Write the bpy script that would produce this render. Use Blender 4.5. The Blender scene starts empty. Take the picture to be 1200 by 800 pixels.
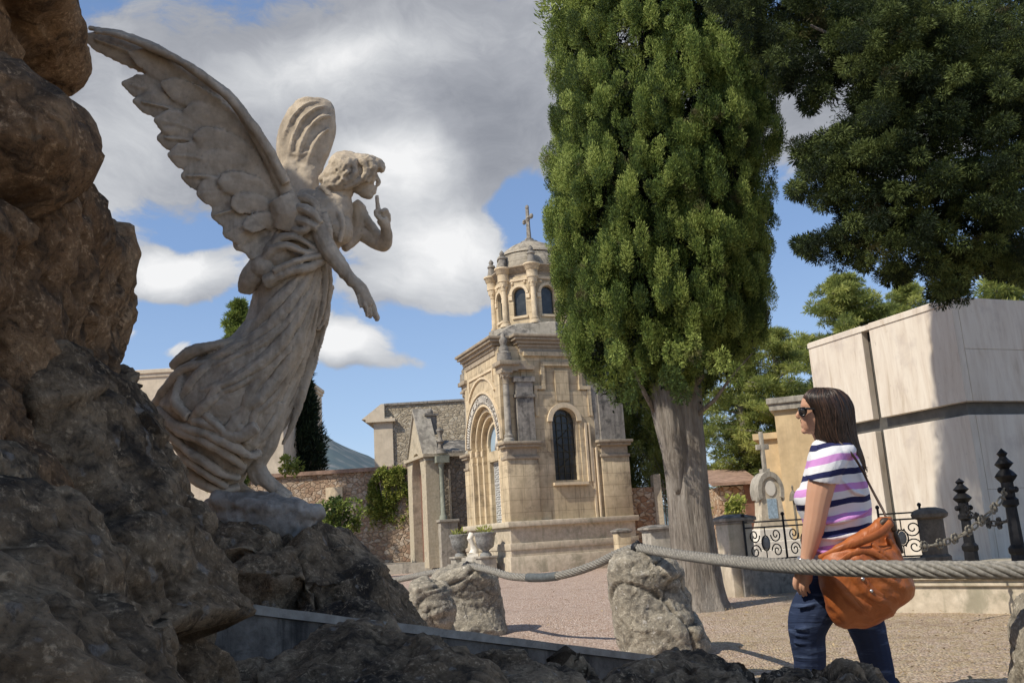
import bpy, bmesh, math, random
import numpy as np
from mathutils import Vector, Matrix, noise
random.seed(7); rng=np.random.default_rng(11)
PI=math.pi; R=math.radians
scene=bpy.context.scene; COL=scene.collection
# ------------------------------------------------ camera model
F=1080.0; HC=0.90; ROLL=0.060; PITCH=math.atan(232*math.cos(ROLL)/F)
FW=Vector((0,math.cos(PITCH),math.sin(PITCH))); U0=Vector((0,-math.sin(PITCH),math.cos(PITCH))); R0=Vector((1,0,0))
RT=R0*math.cos(ROLL)-U0*math.sin(ROLL); UP=U0*math.cos(ROLL)+R0*math.sin(ROLL)
CP=Vector((0,0,HC))
def ray(px,py): return FW+RT*((px-600)/F)-UP*((py-400)/F)
def P(px,py,d): return CP+ray(px,py)*d
def PZ(px,py,z):
    r=ray(px,py); return CP+r*((z-HC)/r.z)
def PYY(px,py,Y):
    r=ray(px,py); return CP+r*(Y/r.y)
def on_vert(px,py,base):
    """height z of the point seen at (px,py) standing above ground point base (same forward distance)"""
    r=ray(px,py); return CP.z+r.z*(base.y/r.y)
cam=bpy.data.cameras.new('camera'); cam.sensor_width=36; cam.lens=F/1200*36; cam.clip_start=0.05; cam.clip_end=20000
co=bpy.data.objects.new('camera',cam); COL.objects.link(co)
M=Matrix((RT,UP,-FW)).transposed().to_4x4(); M.translation=CP; co.matrix_world=M
scene.camera=co
scene.view_settings.view_transform='Standard'; scene.view_settings.look='None'; scene.view_settings.exposure=0; scene.view_settings.gamma=1
# ------------------------------------------------ node helpers
class T:
    def __init__(s,nt): s.nt=nt; s.n=nt.nodes; s.l=nt.links
    def new(s,t,**k):
        n=s.n.new(t)
        for a,b in k.items(): setattr(n,a,b)
        return n
    def put(s,sock,v):
        if isinstance(v,bpy.types.NodeSocket): s.l.new(v,sock)
        elif v is not None:
            if sock.type=='RGBA' and len(v)==3: v=(*v,1)
            sock.default_value=v
    def coord(s,which='Object'):
        return s.new('ShaderNodeTexCoord').outputs[which]
    def mapv(s,v,scale=(1,1,1),loc=(0,0,0),rot=(0,0,0)):
        m=s.new('ShaderNodeMapping'); s.put(m.inputs[0],v); m.inputs['Location'].default_value=loc; m.inputs['Rotation'].default_value=rot; m.inputs['Scale'].default_value=scale
        return m.outputs[0]
    def noise(s,v,scale,detail=4,rough=.55,dist=0,out='Fac'):
        m=s.new('ShaderNodeTexNoise'); s.put(m.inputs['Vector'],v)
        m.inputs['Scale'].default_value=scale; m.inputs['Detail'].default_value=detail; m.inputs['Roughness'].default_value=rough; m.inputs['Distortion'].default_value=dist
        return m.outputs[out]
    def vor(s,v,scale,feature='F1',out='Distance',rand=1):
        m=s.new('ShaderNodeTexVoronoi'); m.feature=feature; s.put(m.inputs['Vector'],v); m.inputs['Scale'].default_value=scale
        m.inputs['Randomness'].default_value=rand
        return m.outputs[out]
    def ramp(s,f,stops,interp='LINEAR'):
        m=s.new('ShaderNodeValToRGB'); m.color_ramp.interpolation=interp; e=m.color_ramp.elements
        while len(e)<len(stops): e.new(.5)
        for i,(p,c) in enumerate(stops):
            e[i].position=p; e[i].color=(c,c,c,1) if not hasattr(c,'__len__') else (*c[:3],1)
        s.put(m.inputs[0],f); return m.outputs[0]
    def mix(s,f,a,b,blend='MIX'):
        m=s.new('ShaderNodeMix',data_type='RGBA',blend_type=blend)
        s.put(m.inputs[0],f); s.put(m.inputs[6],a); s.put(m.inputs[7],b); return m.outputs[2]
    def math(s,op,a,b=None,c=None,clamp=False):
        m=s.new('ShaderNodeMath',operation=op); m.use_clamp=clamp
        s.put(m.inputs[0],a)
        if b is not None: s.put(m.inputs[1],b)
        if c is not None: s.put(m.inputs[2],c)
        return m.outputs[0]
    def vmath(s,op,a,b=None):
        m=s.new('ShaderNodeVectorMath',operation=op); s.put(m.inputs[0],a)
        if b is not None: s.put(m.inputs[1],b)
        return m.outputs['Value'] if op in('DOT_PRODUCT','LENGTH','DISTANCE') else m.outputs[0]
    def smooth(s,v,lo,hi,a=0,b=1):
        m=s.new('ShaderNodeMapRange',interpolation_type='SMOOTHSTEP')
        s.put(m.inputs[0],v); m.inputs[1].default_value=lo; m.inputs[2].default_value=hi; m.inputs[3].default_value=a; m.inputs[4].default_value=b
        return m.outputs[0]
    def bump(s,h,strength=.5,dist=.02,n=None):
        m=s.new('ShaderNodeBump'); m.inputs['Strength'].default_value=strength; m.inputs['Distance'].default_value=dist
        s.put(m.inputs['Height'],h)
        if n is not None: s.put(m.inputs['Normal'],n)
        return m.outputs[0]
    def sep(s,v):
        m=s.new('ShaderNodeSeparateXYZ'); s.put(m.inputs[0],v); return m.outputs
    def comb(s,x,y,z):
        m=s.new('ShaderNodeCombineXYZ')
        for i,q in enumerate((x,y,z)): s.put(m.inputs[i],q)
        return m.outputs[0]
    def attr(s,name,out='Fac'):
        m=s.new('ShaderNodeAttribute',attribute_name=name); return m.outputs[out]
def newmat(name):
    m=bpy.data.materials.new(name); m.use_nodes=True; t=T(m.node_tree); b=t.n['Principled BSDF']; t.b=b
    return m,t
def fin(t,col=None,rough=None,normal=None,metal=None,spec=None):
    b=t.b
    if col is not None: t.put(b.inputs['Base Color'],col)
    if rough is not None: t.put(b.inputs['Roughness'],rough)
    if normal is not None: t.put(b.inputs['Normal'],normal)
    if metal is not None: t.put(b.inputs['Metallic'],metal)
    if spec is not None: t.put(b.inputs['Specular IOR Level'],spec)
MAT={}
def stone(name,c1,c2,stain=(.05,.045,.04),stain_amt=.5,sc=3,bumpd=.01,speck=None,up_dirt=.6,point=True,streak=0.0,courses=None,fine=40,crag=False):
    m,t=newmat(name); o=t.coord('Object')
    n1=t.noise(o,sc,6,.6); n2=t.noise(o,sc*4.3,5,.65); n3=t.noise(o,fine,4,.6)
    col=t.mix(t.ramp(n1,[(.3,0),(.7,1)]),c1,c2)
    col=t.mix(t.ramp(n2,[(.35,.75),(.65,0)]),col,tuple(x*.72 for x in c1))
    # lichen/dirt
    nd=t.noise(o,sc*.9,9,.7,.4)
    nz=t.sep(t.new('ShaderNodeNewGeometry').outputs['Normal'])[2]
    k=t.math('ADD',nd,t.math('MULTIPLY',nz,.12*up_dirt))
    col=t.mix(t.math('MULTIPLY',t.smooth(k,.52,.66),stain_amt),col,stain)
    if streak:
        sv=t.mapv(o,(7,7,.7)); st=t.noise(sv,1.3,5,.65)
        col=t.mix(t.math('MULTIPLY',t.smooth(st,.5,.68),streak),col,tuple(x*1.2 for x in stain))
    if speck is not None:
        sp=t.noise(o,sc*7,3,.5); col=t.mix(t.smooth(sp,.64,.70,0,.8),col,speck)
    h=t.math('ADD',t.math('MULTIPLY',n2,.6),t.math('MULTIPLY',n3,.4))
    if crag:
        wv=t.vmath('ADD',o,t.vmath('MULTIPLY',t.noise(o,5,4,.6,out='Color'),(.2,.2,.2)))
        vr=t.vor(t.mapv(wv,(1,1,.55)),3.6,'DISTANCE_TO_EDGE'); ckm=t.smooth(t.noise(o,2.6,3),.45,.62); ck=t.math('SUBTRACT',1,t.math('MULTIPLY',ckm,t.smooth(vr,0,.035,1,0))); v2=t.vor(wv,26,'F1')
        nn=t.new('ShaderNodeTexNoise'); nn.noise_type='RIDGED_MULTIFRACTAL'; t.put(nn.inputs['Vector'],wv); nn.inputs['Scale'].default_value=9; nn.inputs['Detail'].default_value=8; nn.inputs['Roughness'].default_value=.62
        rg=t.smooth(nn.outputs[0],.2,1.6); n5=t.noise(o,70,5,.7); n4=t.noise(wv,13,10,.72)
        col=t.mix(t.math('MULTIPLY',t.math('SUBTRACT',1,ck),.55),col,tuple(x*.3 for x in stain))
        col=t.mix(t.smooth(n4,.33,.50,.8,0),col,stain); col=t.mix(t.math('MULTIPLY',t.smooth(n5,.5,.66,0,.8),t.smooth(n4,.44,.6)),col,tuple(min(1,x*1.5) for x in c2))
        col=t.mix(t.smooth(n5,.30,.46,.6,0),col,tuple(x*.8 for x in stain)); col=t.mix(t.smooth(rg,.5,.95,0,.5),col,tuple(min(1,x*1.25) for x in c2))
        h=t.math('ADD',t.math('ADD',t.math('MULTIPLY',rg,1.3),t.math('ADD',t.math('MULTIPLY',n4,1.3),t.math('MULTIPLY',n5,.35))),t.math('ADD',t.math('MULTIPLY',ck,.22),t.math('MULTIPLY',v2,.22)))
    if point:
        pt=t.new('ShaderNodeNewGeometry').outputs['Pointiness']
        col=t.mix(t.smooth(pt,.43,.505,.8,0),col,tuple(x*.35 for x in c1))  # shade in creases and folds painted into the stone colour
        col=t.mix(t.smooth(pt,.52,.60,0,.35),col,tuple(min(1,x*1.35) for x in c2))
    if courses:
        ox=t.sep(o); bv=t.comb(t.math('ADD',ox[0],ox[1]),ox[2],0)
        br=t.new('ShaderNodeTexBrick'); t.put(br.inputs['Vector'],bv)
        br.inputs['Scale'].default_value=1; br.inputs['Brick Width'].default_value=courses[0]; br.inputs['Row Height'].default_value=courses[1]
        br.inputs['Mortar Size'].default_value=.006; br.inputs['Mortar Smooth'].default_value=.3
        br.inputs['Color1'].default_value=(1,1,1,1); br.inputs['Color2'].default_value=(.78,.78,.78,1); br.inputs['Mortar'].default_value=(.45,.42,.4,1)
        col=t.mix(.75,col,t.mix(1,col,br.outputs['Color'],'MULTIPLY'))
        h=t.math('SUBTRACT',h,t.math('MULTIPLY',br.outputs['Fac'],1.0))
    fin(t,col,.88,t.bump(h,1.0 if crag else .7,bumpd),spec=.25)
    MAT[name]=m; return m
def plain(name,c,rough=.6,metal=0,var=.25,sc=8,bumpd=.003,spec=.4):
    m,t=newmat(name); o=t.coord('Object'); n=t.noise(o,sc,5,.6)
    col=t.mix(t.ramp(n,[(.3,0),(.7,1)]),tuple(x*(1-var) for x in c),tuple(min(1,x*(1+var)) for x in c))
    fin(t,col,rough,t.bump(t.noise(o,sc*5,4),.5,bumpd),metal,spec); MAT[name]=m; return m
# ------------------------------------------------ mesh builder
def basis(d,up=Vector((0,0,1))):
    d=Vector(d).normalized(); a=up.cross(d)
    if a.length<1e-4: a=Vector((1,0,0)).cross(d)
    a.normalize(); return a,d.cross(a).normalized(),d
class MB:
    def __init__(s): s.v=[]; s.f=[]
    def add(s,vs,fs):
        o=len(s.v); s.v+= [tuple(v) for v in vs]; s.f+=[tuple(i+o for i in f) for f in fs]; return s
    def box(s,x0,x1,y0,y1,z0,z1,bev=0):
        if bev:
            bm=bmesh.new(); bmesh.ops.create_cube(bm,size=1)
            for v in bm.verts: v.co=Vector(((x0+x1)/2+v.co.x*(x1-x0),(y0+y1)/2+v.co.y*(y1-y0),(z0+z1)/2+v.co.z*(z1-z0)))
            bmesh.ops.bevel(bm,geom=bm.edges[:],offset=bev,segments=2,affect='EDGES',profile=.5)
            s.bm(bm); return s
        return s.add([(x0,y0,z0),(x1,y0,z0),(x1,y1,z0),(x0,y1,z0),(x0,y0,z1),(x1,y0,z1),(x1,y1,z1),(x0,y1,z1)],
              [(0,3,2,1),(4,5,6,7),(0,1,5,4),(1,2,6,5),(2,3,7,6),(3,0,4,7)])
    def bm(s,bm,mx=None):
        bm.verts.ensure_lookup_table(); bm.verts.index_update()
        vs=[(mx@v.co if mx else v.co.copy()) for v in bm.verts]; s.add(vs,[[v.index for v in f.verts] for f in bm.faces]); bm.free()
    def loft(s,rings,cap=True,closed=True):
        n=len(rings[0]); vs=[p for r in rings for p in r]; fs=[]
        for i in range(len(rings)-1):
            for j in range(n if closed else n-1):
                a=i*n+j; b=i*n+(j+1)%n; fs.append((a,b,b+n,a+n))
        if cap: fs.append(tuple(range(n))[::-1]); fs.append(tuple((len(rings)-1)*n+j for j in range(n)))
        return s.add(vs,fs)
    def tube(s,pts,rad,n=10,flat=None,cap=True):
        """flat: (vector, ratio) squashes along vector"""
        pts=[Vector(p) for p in pts]; m=len(pts)
        if not hasattr(rad,'__len__'): rad=[rad]*m
        rings=[]; prev=None
        for i,p in enumerate(pts):
            d=(pts[min(i+1,m-1)]-pts[max(i-1,0)])
            if d.length<1e-9: d=Vector((0,0,1))
            d.normalize()
            if prev is None: a,b,_=basis(d)
            else:
                a=prev-d*prev.dot(d)
                if a.length<1e-5: a,_,_=basis(d)
                a.normalize(); b=d.cross(a)
            prev=a; r=rad[i]; ring=[]
            for j in range(n):
                th=2*PI*j/n; q=(a*math.cos(th)+b*math.sin(th))*r
                if flat: q=q-flat[0]*(q.dot(flat[0])*(1-flat[1]))
                ring.append(p+q)
            rings.append(ring)
        return s.loft(rings,cap)
    def ball(s,c,r,seg=14,rg=9,rot=None):
        c=Vector(c); r=(r,r,r) if not hasattr(r,'__len__') else r
        rings=[]
        for i in range(rg+1):
            ph=PI*i/rg; z=-math.cos(ph); q=max(math.sin(ph),.004)
            ring=[]
            for j in range(seg):
                th=2*PI*j/seg; v=Vector((r[0]*q*math.cos(th),r[1]*q*math.sin(th),r[2]*z))
                ring.append(c+(rot@v if rot else v))
            rings.append(ring)
        return s.loft(rings)
    def lathe(s,prof,c=(0,0,0),n=20,sx=1,sy=1):
        return s.loft([[(c[0]+r*sx*math.cos(2*PI*j/n),c[1]+r*sy*math.sin(2*PI*j/n),c[2]+z) for j in range(n)] for r,z in prof])
    def prism(s,poly,axis,a,b):
        """poly 2D list, extruded along axis ('x','y','z') from a to b"""
        def mk(p,t):
            return {'x':(t,p[0],p[1]),'y':(p[0],t,p[1]),'z':(p[0],p[1],t)}[axis]
        return s.loft([[mk(p,a) for p in poly],[mk(p,b) for p in poly]])
    def build(s,name,mat,parent=None,smooth=False,auto=None,loc=None):
        me=bpy.data.meshes.new(name); me.from_pydata(s.v,[],s.f); me.update()
        bm=bmesh.new(); bm.from_mesh(me); bmesh.ops.recalc_face_normals(bm,faces=bm.faces[:]); bm.to_mesh(me); bm.free()
        return link(name,me,mat,parent,smooth,auto)
def link(name,me,mat,parent=None,smooth=False,auto=None):
    o=bpy.data.objects.new(name,me); COL.objects.link(o)
    if mat is not None:
        me.materials.clear(); me.materials.append(MAT[mat] if isinstance(mat,str) else mat)
    if smooth or auto:
        me.polygons.foreach_set('use_smooth',[True]*len(me.polygons))
        if auto: me.set_sharp_from_angle(angle=R(auto))
    if parent is not None:
        o.parent=parent
        if getattr(parent,'_w',None): pass
    return o
def empty(name,loc=(0,0,0),rz=0,label=None,cat=None,group=None,kind=None):
    o=bpy.data.objects.new(name,None); COL.objects.link(o); o.location=loc; o.rotation_euler=(0,0,rz); o.empty_display_size=.2
    tag(o,label,cat,group,kind); return o
def tag(o,label=None,cat=None,group=None,kind=None):
    if label: o['label']=label
    if cat: o['category']=cat
    if group: o['group']=group
    if kind: o['kind']=kind
    return o
def to_local(o,parent):
    """mesh built in world coordinates -> under an empty"""
    mw=Matrix.Translation(parent.location)@parent.rotation_euler.to_matrix().to_4x4()
    o.data.transform(mw.inverted()); o.parent=parent; return o
def remesh(mb,name,mat,voxel,parent=None,smooth_it=2,disp=None,world=True,adapt=0):
    me=bpy.data.meshes.new(name); me.from_pydata(mb.v,[],mb.f); me.update()
    o=bpy.data.objects.new(name,me); COL.objects.link(o)
    m=o.modifiers.new('r','REMESH'); m.mode='VOXEL'; m.voxel_size=voxel; m.adaptivity=adapt
    if smooth_it:
        q=o.modifiers.new('s','SMOOTH'); q.factor=.5; q.iterations=smooth_it
    dg=bpy.context.evaluated_depsgraph_get(); me2=bpy.data.meshes.new_from_object(o.evaluated_get(dg))
    bpy.data.objects.remove(o); bpy.data.meshes.remove(me)
    if disp: displace(me2,disp)
    me2.name=name
    oo=link(name,me2,mat,None,True)
    if parent is not None: to_local(oo,parent)
    return oo
def displace(me,fn):
    n=len(me.vertices); c=np.empty(n*3,'f'); me.vertices.foreach_get('co',c); nn=np.empty(n*3,'f'); me.vertex_normals.foreach_get('vector',nn)
    c=c.reshape(-1,3); nn=nn.reshape(-1,3)
    d=np.array([fn(Vector(c[i]),Vector(nn[i])) for i in range(n)],'f')
    if d.ndim==1: c=c+nn*d[:,None]
    else: c=c+d
    me.vertices.foreach_set('co',c.ravel()); me.update()
def fract(p,sc,oc=5,H=.9,lac=2.1): return noise.fractal(p*sc,H,lac,oc,noise_basis='PERLIN_ORIGINAL')
def ridg(p,sc,oc=5): return noise.ridged_multi_fractal(p*sc,.9,2.1,oc,1.0,2.0,noise_basis='PERLIN_ORIGINAL')
def npmesh(name,verts,faces_n,mat,parent=None,tint=None,smooth=False):
    """verts (N,3), faces_n: verts per face, consecutive"""
    n=len(verts); k=n//faces_n
    me=bpy.data.meshes.new(name); me.vertices.add(n); me.vertices.foreach_set('co',verts.astype('f').ravel())
    me.loops.add(n); me.loops.foreach_set('vertex_index',np.arange(n,dtype='i'))
    me.polygons.add(k); me.polygons.foreach_set('loop_start',np.arange(0,n,faces_n,dtype='i')); me.polygons.foreach_set('loop_total',np.full(k,faces_n,'i'))
    me.update(calc_edges=True)
    if tint is not None:
        a=me.attributes.new('tint','FLOAT','FACE'); a.data.foreach_set('value',tint.astype('f'))
    return link(name,me,mat,parent,smooth)
def sprigs(clumps,dens,ln,wd,up=.35,spread=.9,shell=.55,seed=1,clump_tint=.5,dens_ref=None):
    """clumps: rows (x,y,z,rx,ry,rz). leaf blades fanned from the clump surface"""
    g=np.random.default_rng(seed); C=np.array(clumps,float); n=len(C)
    if dens_ref is not None:
        rel=(C[:,3]*C[:,5])/dens_ref
        cnt=np.maximum(4,(dens*rel)).astype(int)
    else: cnt=np.full(n,dens,int)
    idx=np.repeat(np.arange(n),cnt); N=len(idx)
    d=g.normal(size=(N,3)); d/=np.linalg.norm(d,axis=1)[:,None]
    rad=shell+(1-shell)*g.random(N)**.6
    p=C[idx,:3]+d*C[idx,3:6]*rad[:,None]
    dr=d*spread+np.array([0,0,up])+g.normal(size=(N,3))*.38; dr/=np.linalg.norm(dr,axis=1)[:,None]
    sd=np.cross(dr,g.normal(size=(N,3))); sd/=np.linalg.norm(sd,axis=1)[:,None]
    L=ln*(.6+.8*g.random(N))[:,None]; Wd=wd*(.7+.6*g.random(N))[:,None]
    q=np.stack([p,p+dr*L*.55+sd*Wd*.5,p+dr*L,p+dr*L*.45-sd*Wd*.5],axis=1)
    ct=g.random(n)
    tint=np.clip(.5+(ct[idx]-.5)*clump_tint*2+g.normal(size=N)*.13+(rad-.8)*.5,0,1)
    return q.reshape(-1,3),tint
# ------------------------------------------------ materials
def leafmat(name,dark,mid,light,brown=None,trans=.25):
    m,t=newmat(name); a=t.attr('tint'); o=t.coord('Object'); n=t.noise(o,1.2,3)
    f=t.math('ADD',a,t.math('MULTIPLY',t.math('SUBTRACT',n,.5),.7))
    st=[(.15,dark),(.5,mid),(.9,light)]
    col=t.ramp(f,st)
    if brown:
        bn=t.noise(o,3.1,2); col=t.mix(t.smooth(bn,.64,.72,0,.75),col,brown)
    fin(t,col,.65,spec=.25)
    tr=t.new('ShaderNodeBsdfTranslucent'); t.put(tr.inputs[0],t.mix(.5,col,light))
    ms=t.new('ShaderNodeMixShader'); ms.inputs[0].default_value=trans
    t.l.new(t.b.outputs[0],ms.inputs[1]); t.l.new(tr.outputs[0],ms.inputs[2]); t.l.new(ms.outputs[0],t.n['Material Output'].inputs[0])
    MAT[name]=m
leafmat('cypress_leaf',(.026,.052,.013),(.135,.20,.042),(.35,.42,.11),(.13,.095,.06))
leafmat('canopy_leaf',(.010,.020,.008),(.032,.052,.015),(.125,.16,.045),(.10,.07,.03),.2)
leafmat('cedar_leaf',(.10,.135,.04),(.26,.31,.08),(.44,.46,.14),None,.35)
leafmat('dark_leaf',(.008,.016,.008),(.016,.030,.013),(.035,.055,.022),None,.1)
leafmat('ivy_leaf',(.08,.12,.02),(.24,.30,.06),(.45,.46,.12),(.30,.25,.08),.35)
leafmat('litter',(.16,.11,.06),(.34,.25,.13),(.50,.38,.22),None,.1)
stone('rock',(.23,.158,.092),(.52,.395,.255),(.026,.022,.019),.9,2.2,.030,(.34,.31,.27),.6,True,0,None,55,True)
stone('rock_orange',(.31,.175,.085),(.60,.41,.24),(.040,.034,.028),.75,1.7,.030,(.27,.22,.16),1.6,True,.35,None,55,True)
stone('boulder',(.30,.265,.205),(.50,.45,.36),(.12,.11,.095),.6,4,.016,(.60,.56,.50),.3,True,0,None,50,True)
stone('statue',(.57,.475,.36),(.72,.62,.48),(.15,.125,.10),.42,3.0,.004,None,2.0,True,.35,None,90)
stone('statue_base',(.36,.33,.29),(.55,.50,.43),(.09,.08,.07),.5,5,.01,None,.6,True,0,None,70)
stone('ochre',(.64,.515,.335),(.76,.635,.435),(.16,.125,.09),.7,.9,.006,None,1.6,False,.5,(.9,.32),30)
stone('ochre_trim',(.60,.48,.31),(.71,.59,.42),(.16,.13,.10),.6,2.0,.006,None,1.6,True,.3,None,30)
stone('dark_trim',(.27,.225,.165),(.42,.35,.26),(.07,.06,.05),.85,3.0,.008,None,1.2,True,.4,None,30)
stone('grey_stone',(.38,.35,.29),(.50,.46,.39),(.11,.10,.09),.6,2.5,.006,None,1.0,False,.5,None,30)
stone('dome_stone',(.40,.35,.27),(.52,.47,.38),(.10,.09,.08),.75,2.5,.008,None,.6,True,.3,(.5,.18),30)
stone('grey_weathered',(.25,.23,.20),(.42,.385,.33),(.07,.066,.06),.8,3.0,.006,None,1.0,False,.6,None,30)
stone('pale_wall',(.66,.56,.42),(.72,.63,.49),(.32,.27,.21),.3,.5,.004,None,.5,False,.25,None,15)
stone('ochre_wall',(.63,.47,.27),(.70,.55,.34),(.32,.24,.16),.35,.6,.006,None,.5,False,.25,None,15)
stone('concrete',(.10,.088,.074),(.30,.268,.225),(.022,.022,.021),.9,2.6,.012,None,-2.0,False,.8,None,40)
stone('plinth_stone',(.55,.47,.35),(.66,.58,.46),(.20,.19,.13),.6,2.0,.005,None,.6,False,.3,None,30)
plain('iron',(.022,.022,.024),.5,.6,.4,12,.002)
plain('iron_grey',(.30,.29,.27),.6,.2,.3,12,.002)
plain('rust_iron',(.22,.20,.16),.7,.4,.3,12,.002)
plain('dark_glass',(.035,.04,.042),.25,0,.5,5,.002,.6)
plain('dark_void',(.02,.017,.014),.8)
plain('white_metal',(.50,.50,.48),.5,.1,.3,20)
plain('clay',(.36,.17,.10),.8)
plain('roof_tile',(.30,.20,.15),.85,0,.35,6,.02)
plain('gate_wood',(.20,.10,.07),.7)
plain('urn_stone',(.23,.23,.22),.85,0,.45,14,.01)
plain('white_stone',(.70,.66,.58),.7,0,.12,6)
plain('blue_tile',(.32,.42,.50),.5,0,.3,25)
plain('bronze',(.09,.08,.05),.5,.7)
# rubble masonry
def rubble(name,c1,c2,c3,mortar,sc=3.2,bd=.04):
    m,t=newmat(name); o=t.coord('Object'); d=t.noise(o,2.5,3,out='Color'); v=t.mix(.12,o,d)
    v=t.mapv(v,(1,1,1.35)); e=t.vor(v,sc,'DISTANCE_TO_EDGE'); c=t.vor(v,sc,'F1','Color'); cs=t.sep(c)
    col=t.ramp(cs[0],[(0,c1),(.5,c2),(1,c3)]); n=t.noise(o,14,5,.65); col=t.mix(t.ramp(n,[(.3,.5),(.7,0)]),col,tuple(x*.5 for x in c1))
    col=t.mix(t.smooth(e,.01,.10,.75,0),col,mortar)
    st=t.noise(o,.7,6,.7); col=t.mix(t.smooth(st,.5,.7,0,.5),col,tuple(x*.45 for x in c1))
    h=t.math('ADD',t.smooth(e,0,.14),t.math('MULTIPLY',n,.5))
    fin(t,col,.9,t.bump(h,.9,bd),spec=.2); MAT[name]=m
rubble('rubble_grey',(.34,.29,.21),(.48,.41,.30),(.60,.54,.42),(.40,.34,.25),5.5)
rubble('rubble_pink',(.34,.22,.15),(.50,.37,.26),(.60,.52,.42),(.36,.27,.19),6)
rubble('rubble_red',(.42,.25,.15),(.60,.46,.32),(.72,.62,.48),(.36,.22,.14),6.5)
rubble('rubble_dark',(.20,.17,.13),(.30,.26,.21),(.40,.35,.29),(.22,.19,.15),6)
# gravel
def gravel():
    m,t=newmat('gravel'); o=t.coord('Object')
    c=t.vor(o,58,'F1','Color'); dd=t.vor(o,58,'F1','Distance'); cs=t.sep(c)
    c2=t.sep(t.vor(o,95,'F1','Color'))
    n=t.noise(o,.55,6,.6); n4=t.noise(o,7,5,.65)
    pink=t.ramp(cs[0],[(0,(.38,.26,.195)),(.45,(.56,.41,.325)),(.8,(.68,.54,.45)),(1,(.78,.70,.62))])
    straw=t.ramp(cs[1],[(0,(.32,.235,.14)),(.5,(.54,.42,.26)),(1,(.70,.59,.42))])
    s=t.sep(o)
    k=t.math('ADD',t.math('MULTIPLY',t.math('SUBTRACT',n,.5),3.0),t.math('MULTIPLY',t.math('SUBTRACT',s[0],1.2),.8),clamp=False)
    k=t.math('ADD',k,t.math('MULTIPLY',t.math('SUBTRACT',9.0,s[1]),.25))
    k=t.smooth(k,-.3,.9)
    k=t.math('MULTIPLY',k,t.smooth(n4,.38,.62,.35,1))
    col=t.mix(k,pink,straw)
    col=t.mix(t.math('MULTIPLY',c2[2],.35),col,(.12,.08,.06))
    col=t.mix(t.smooth(t.noise(o,1.7,7,.7),.5,.7,0,.35),col,(.20,.13,.09))
    h=t.math('ADD',t.math('SUBTRACT',1,dd),t.math('MULTIPLY',n4,1.2))
    fin(t,col,.95,t.bump(h,1,.02),spec=.1); MAT['gravel']=m
gravel()
# marble cladding of the modern tomb
def marble():
    m,t=newmat('marble_panel'); o=t.coord('Object')
    v=t.mapv(o,(3,3,.45),rot=(0,R(4),0)); n=t.noise(v,1.6,8,.65,.6); n2=t.noise(o,1.3,5,.6)
    v3=t.mapv(o,(14,14,1.6)); n3=t.noise(v3,1.5,6,.6,.3)
    col=t.ramp(n,[(.28,(.50,.41,.31)),(.42,(.66,.58,.48)),(.58,(.73,.66,.56)),(.8,(.78,.72,.62))])
    col=t.mix(t.smooth(n3,.52,.72,0,.38),col,(.50,.41,.34))
    col=t.mix(t.smooth(n2,.53,.70,0,.5),col,(.48,.41,.36))
    nz=t.noise(o,5,9,.75); col=t.mix(t.smooth(nz,.60,.72,0,.5),col,(.26,.20,.15))
    fin(t,col,.55,t.bump(n3,.25,.004),spec=.35); MAT['marble_panel']=m
marble()
# bark
def bark():
    m,t=newmat('bark'); o=t.coord('Object'); v=t.mapv(o,(11,11,1.7)); n=t.noise(v,2.4,9,.72,.9); n2=t.noise(o,1.6,4)
    v2=t.mapv(o,(30,30,2.0)); n3=t.noise(v2,1.6,5,.7)
    col=t.ramp(n,[(.34,(.10,.08,.065)),(.48,(.25,.215,.175)),(.68,(.45,.40,.34))])
    col=t.mix(t.smooth(n3,.5,.62,0,.5),col,(.13,.10,.08)); col=t.mix(t.smooth(n2,.45,.65,.15,.6),col,(.46,.42,.37))
    h=t.math('ADD',n,t.math('MULTIPLY',n3,.6)); fin(t,col,.9,t.bump(h,1,.05),spec=.15); MAT['bark']=m
bark()
# ------------------------------------------------ sun and sky
SUN_AZ=R(-125); SUN_EL=R(47)
sd=Vector((math.sin(SUN_AZ)*math.cos(SUN_EL),math.cos(SUN_AZ)*math.cos(SUN_EL),math.sin(SUN_EL)))
sl=bpy.data.lights.new('sun','SUN'); sl.energy=4.6; sl.angle=R(.53); sl.color=(1.0,.92,.79)
so=bpy.data.objects.new('sun',sl); COL.objects.link(so); so.rotation_euler=sd.to_track_quat('Z','Y').to_euler(); so.location=sd*50
w=bpy.data.worlds.new('World'); scene.world=w; w.use_nodes=True; t=T(w.node_tree); bg=t.n['Background']
sky=t.new('ShaderNodeTexSky',sky_type='NISHITA'); sky.sun_disc=False; sky.sun_elevation=SUN_EL; sky.sun_rotation=SUN_AZ; sky.altitude=500; sky.air_density=1.0; sky.dust_density=.6; sky.ozone_density=2.5
D=t.coord('Generated')
dz=t.sep(D)[2]
skc=t.mix(1,sky.outputs[0],(.10,.10,.10),'MULTIPLY')
grad=t.ramp(t.math('MULTIPLY',dz,1.0),[(0,(.44,.53,.65)),(.12,(.29,.41,.60)),(.3,(.175,.28,.49)),(.6,(.11,.19,.37))])
skc=t.mix(.72,skc,grad)
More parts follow.
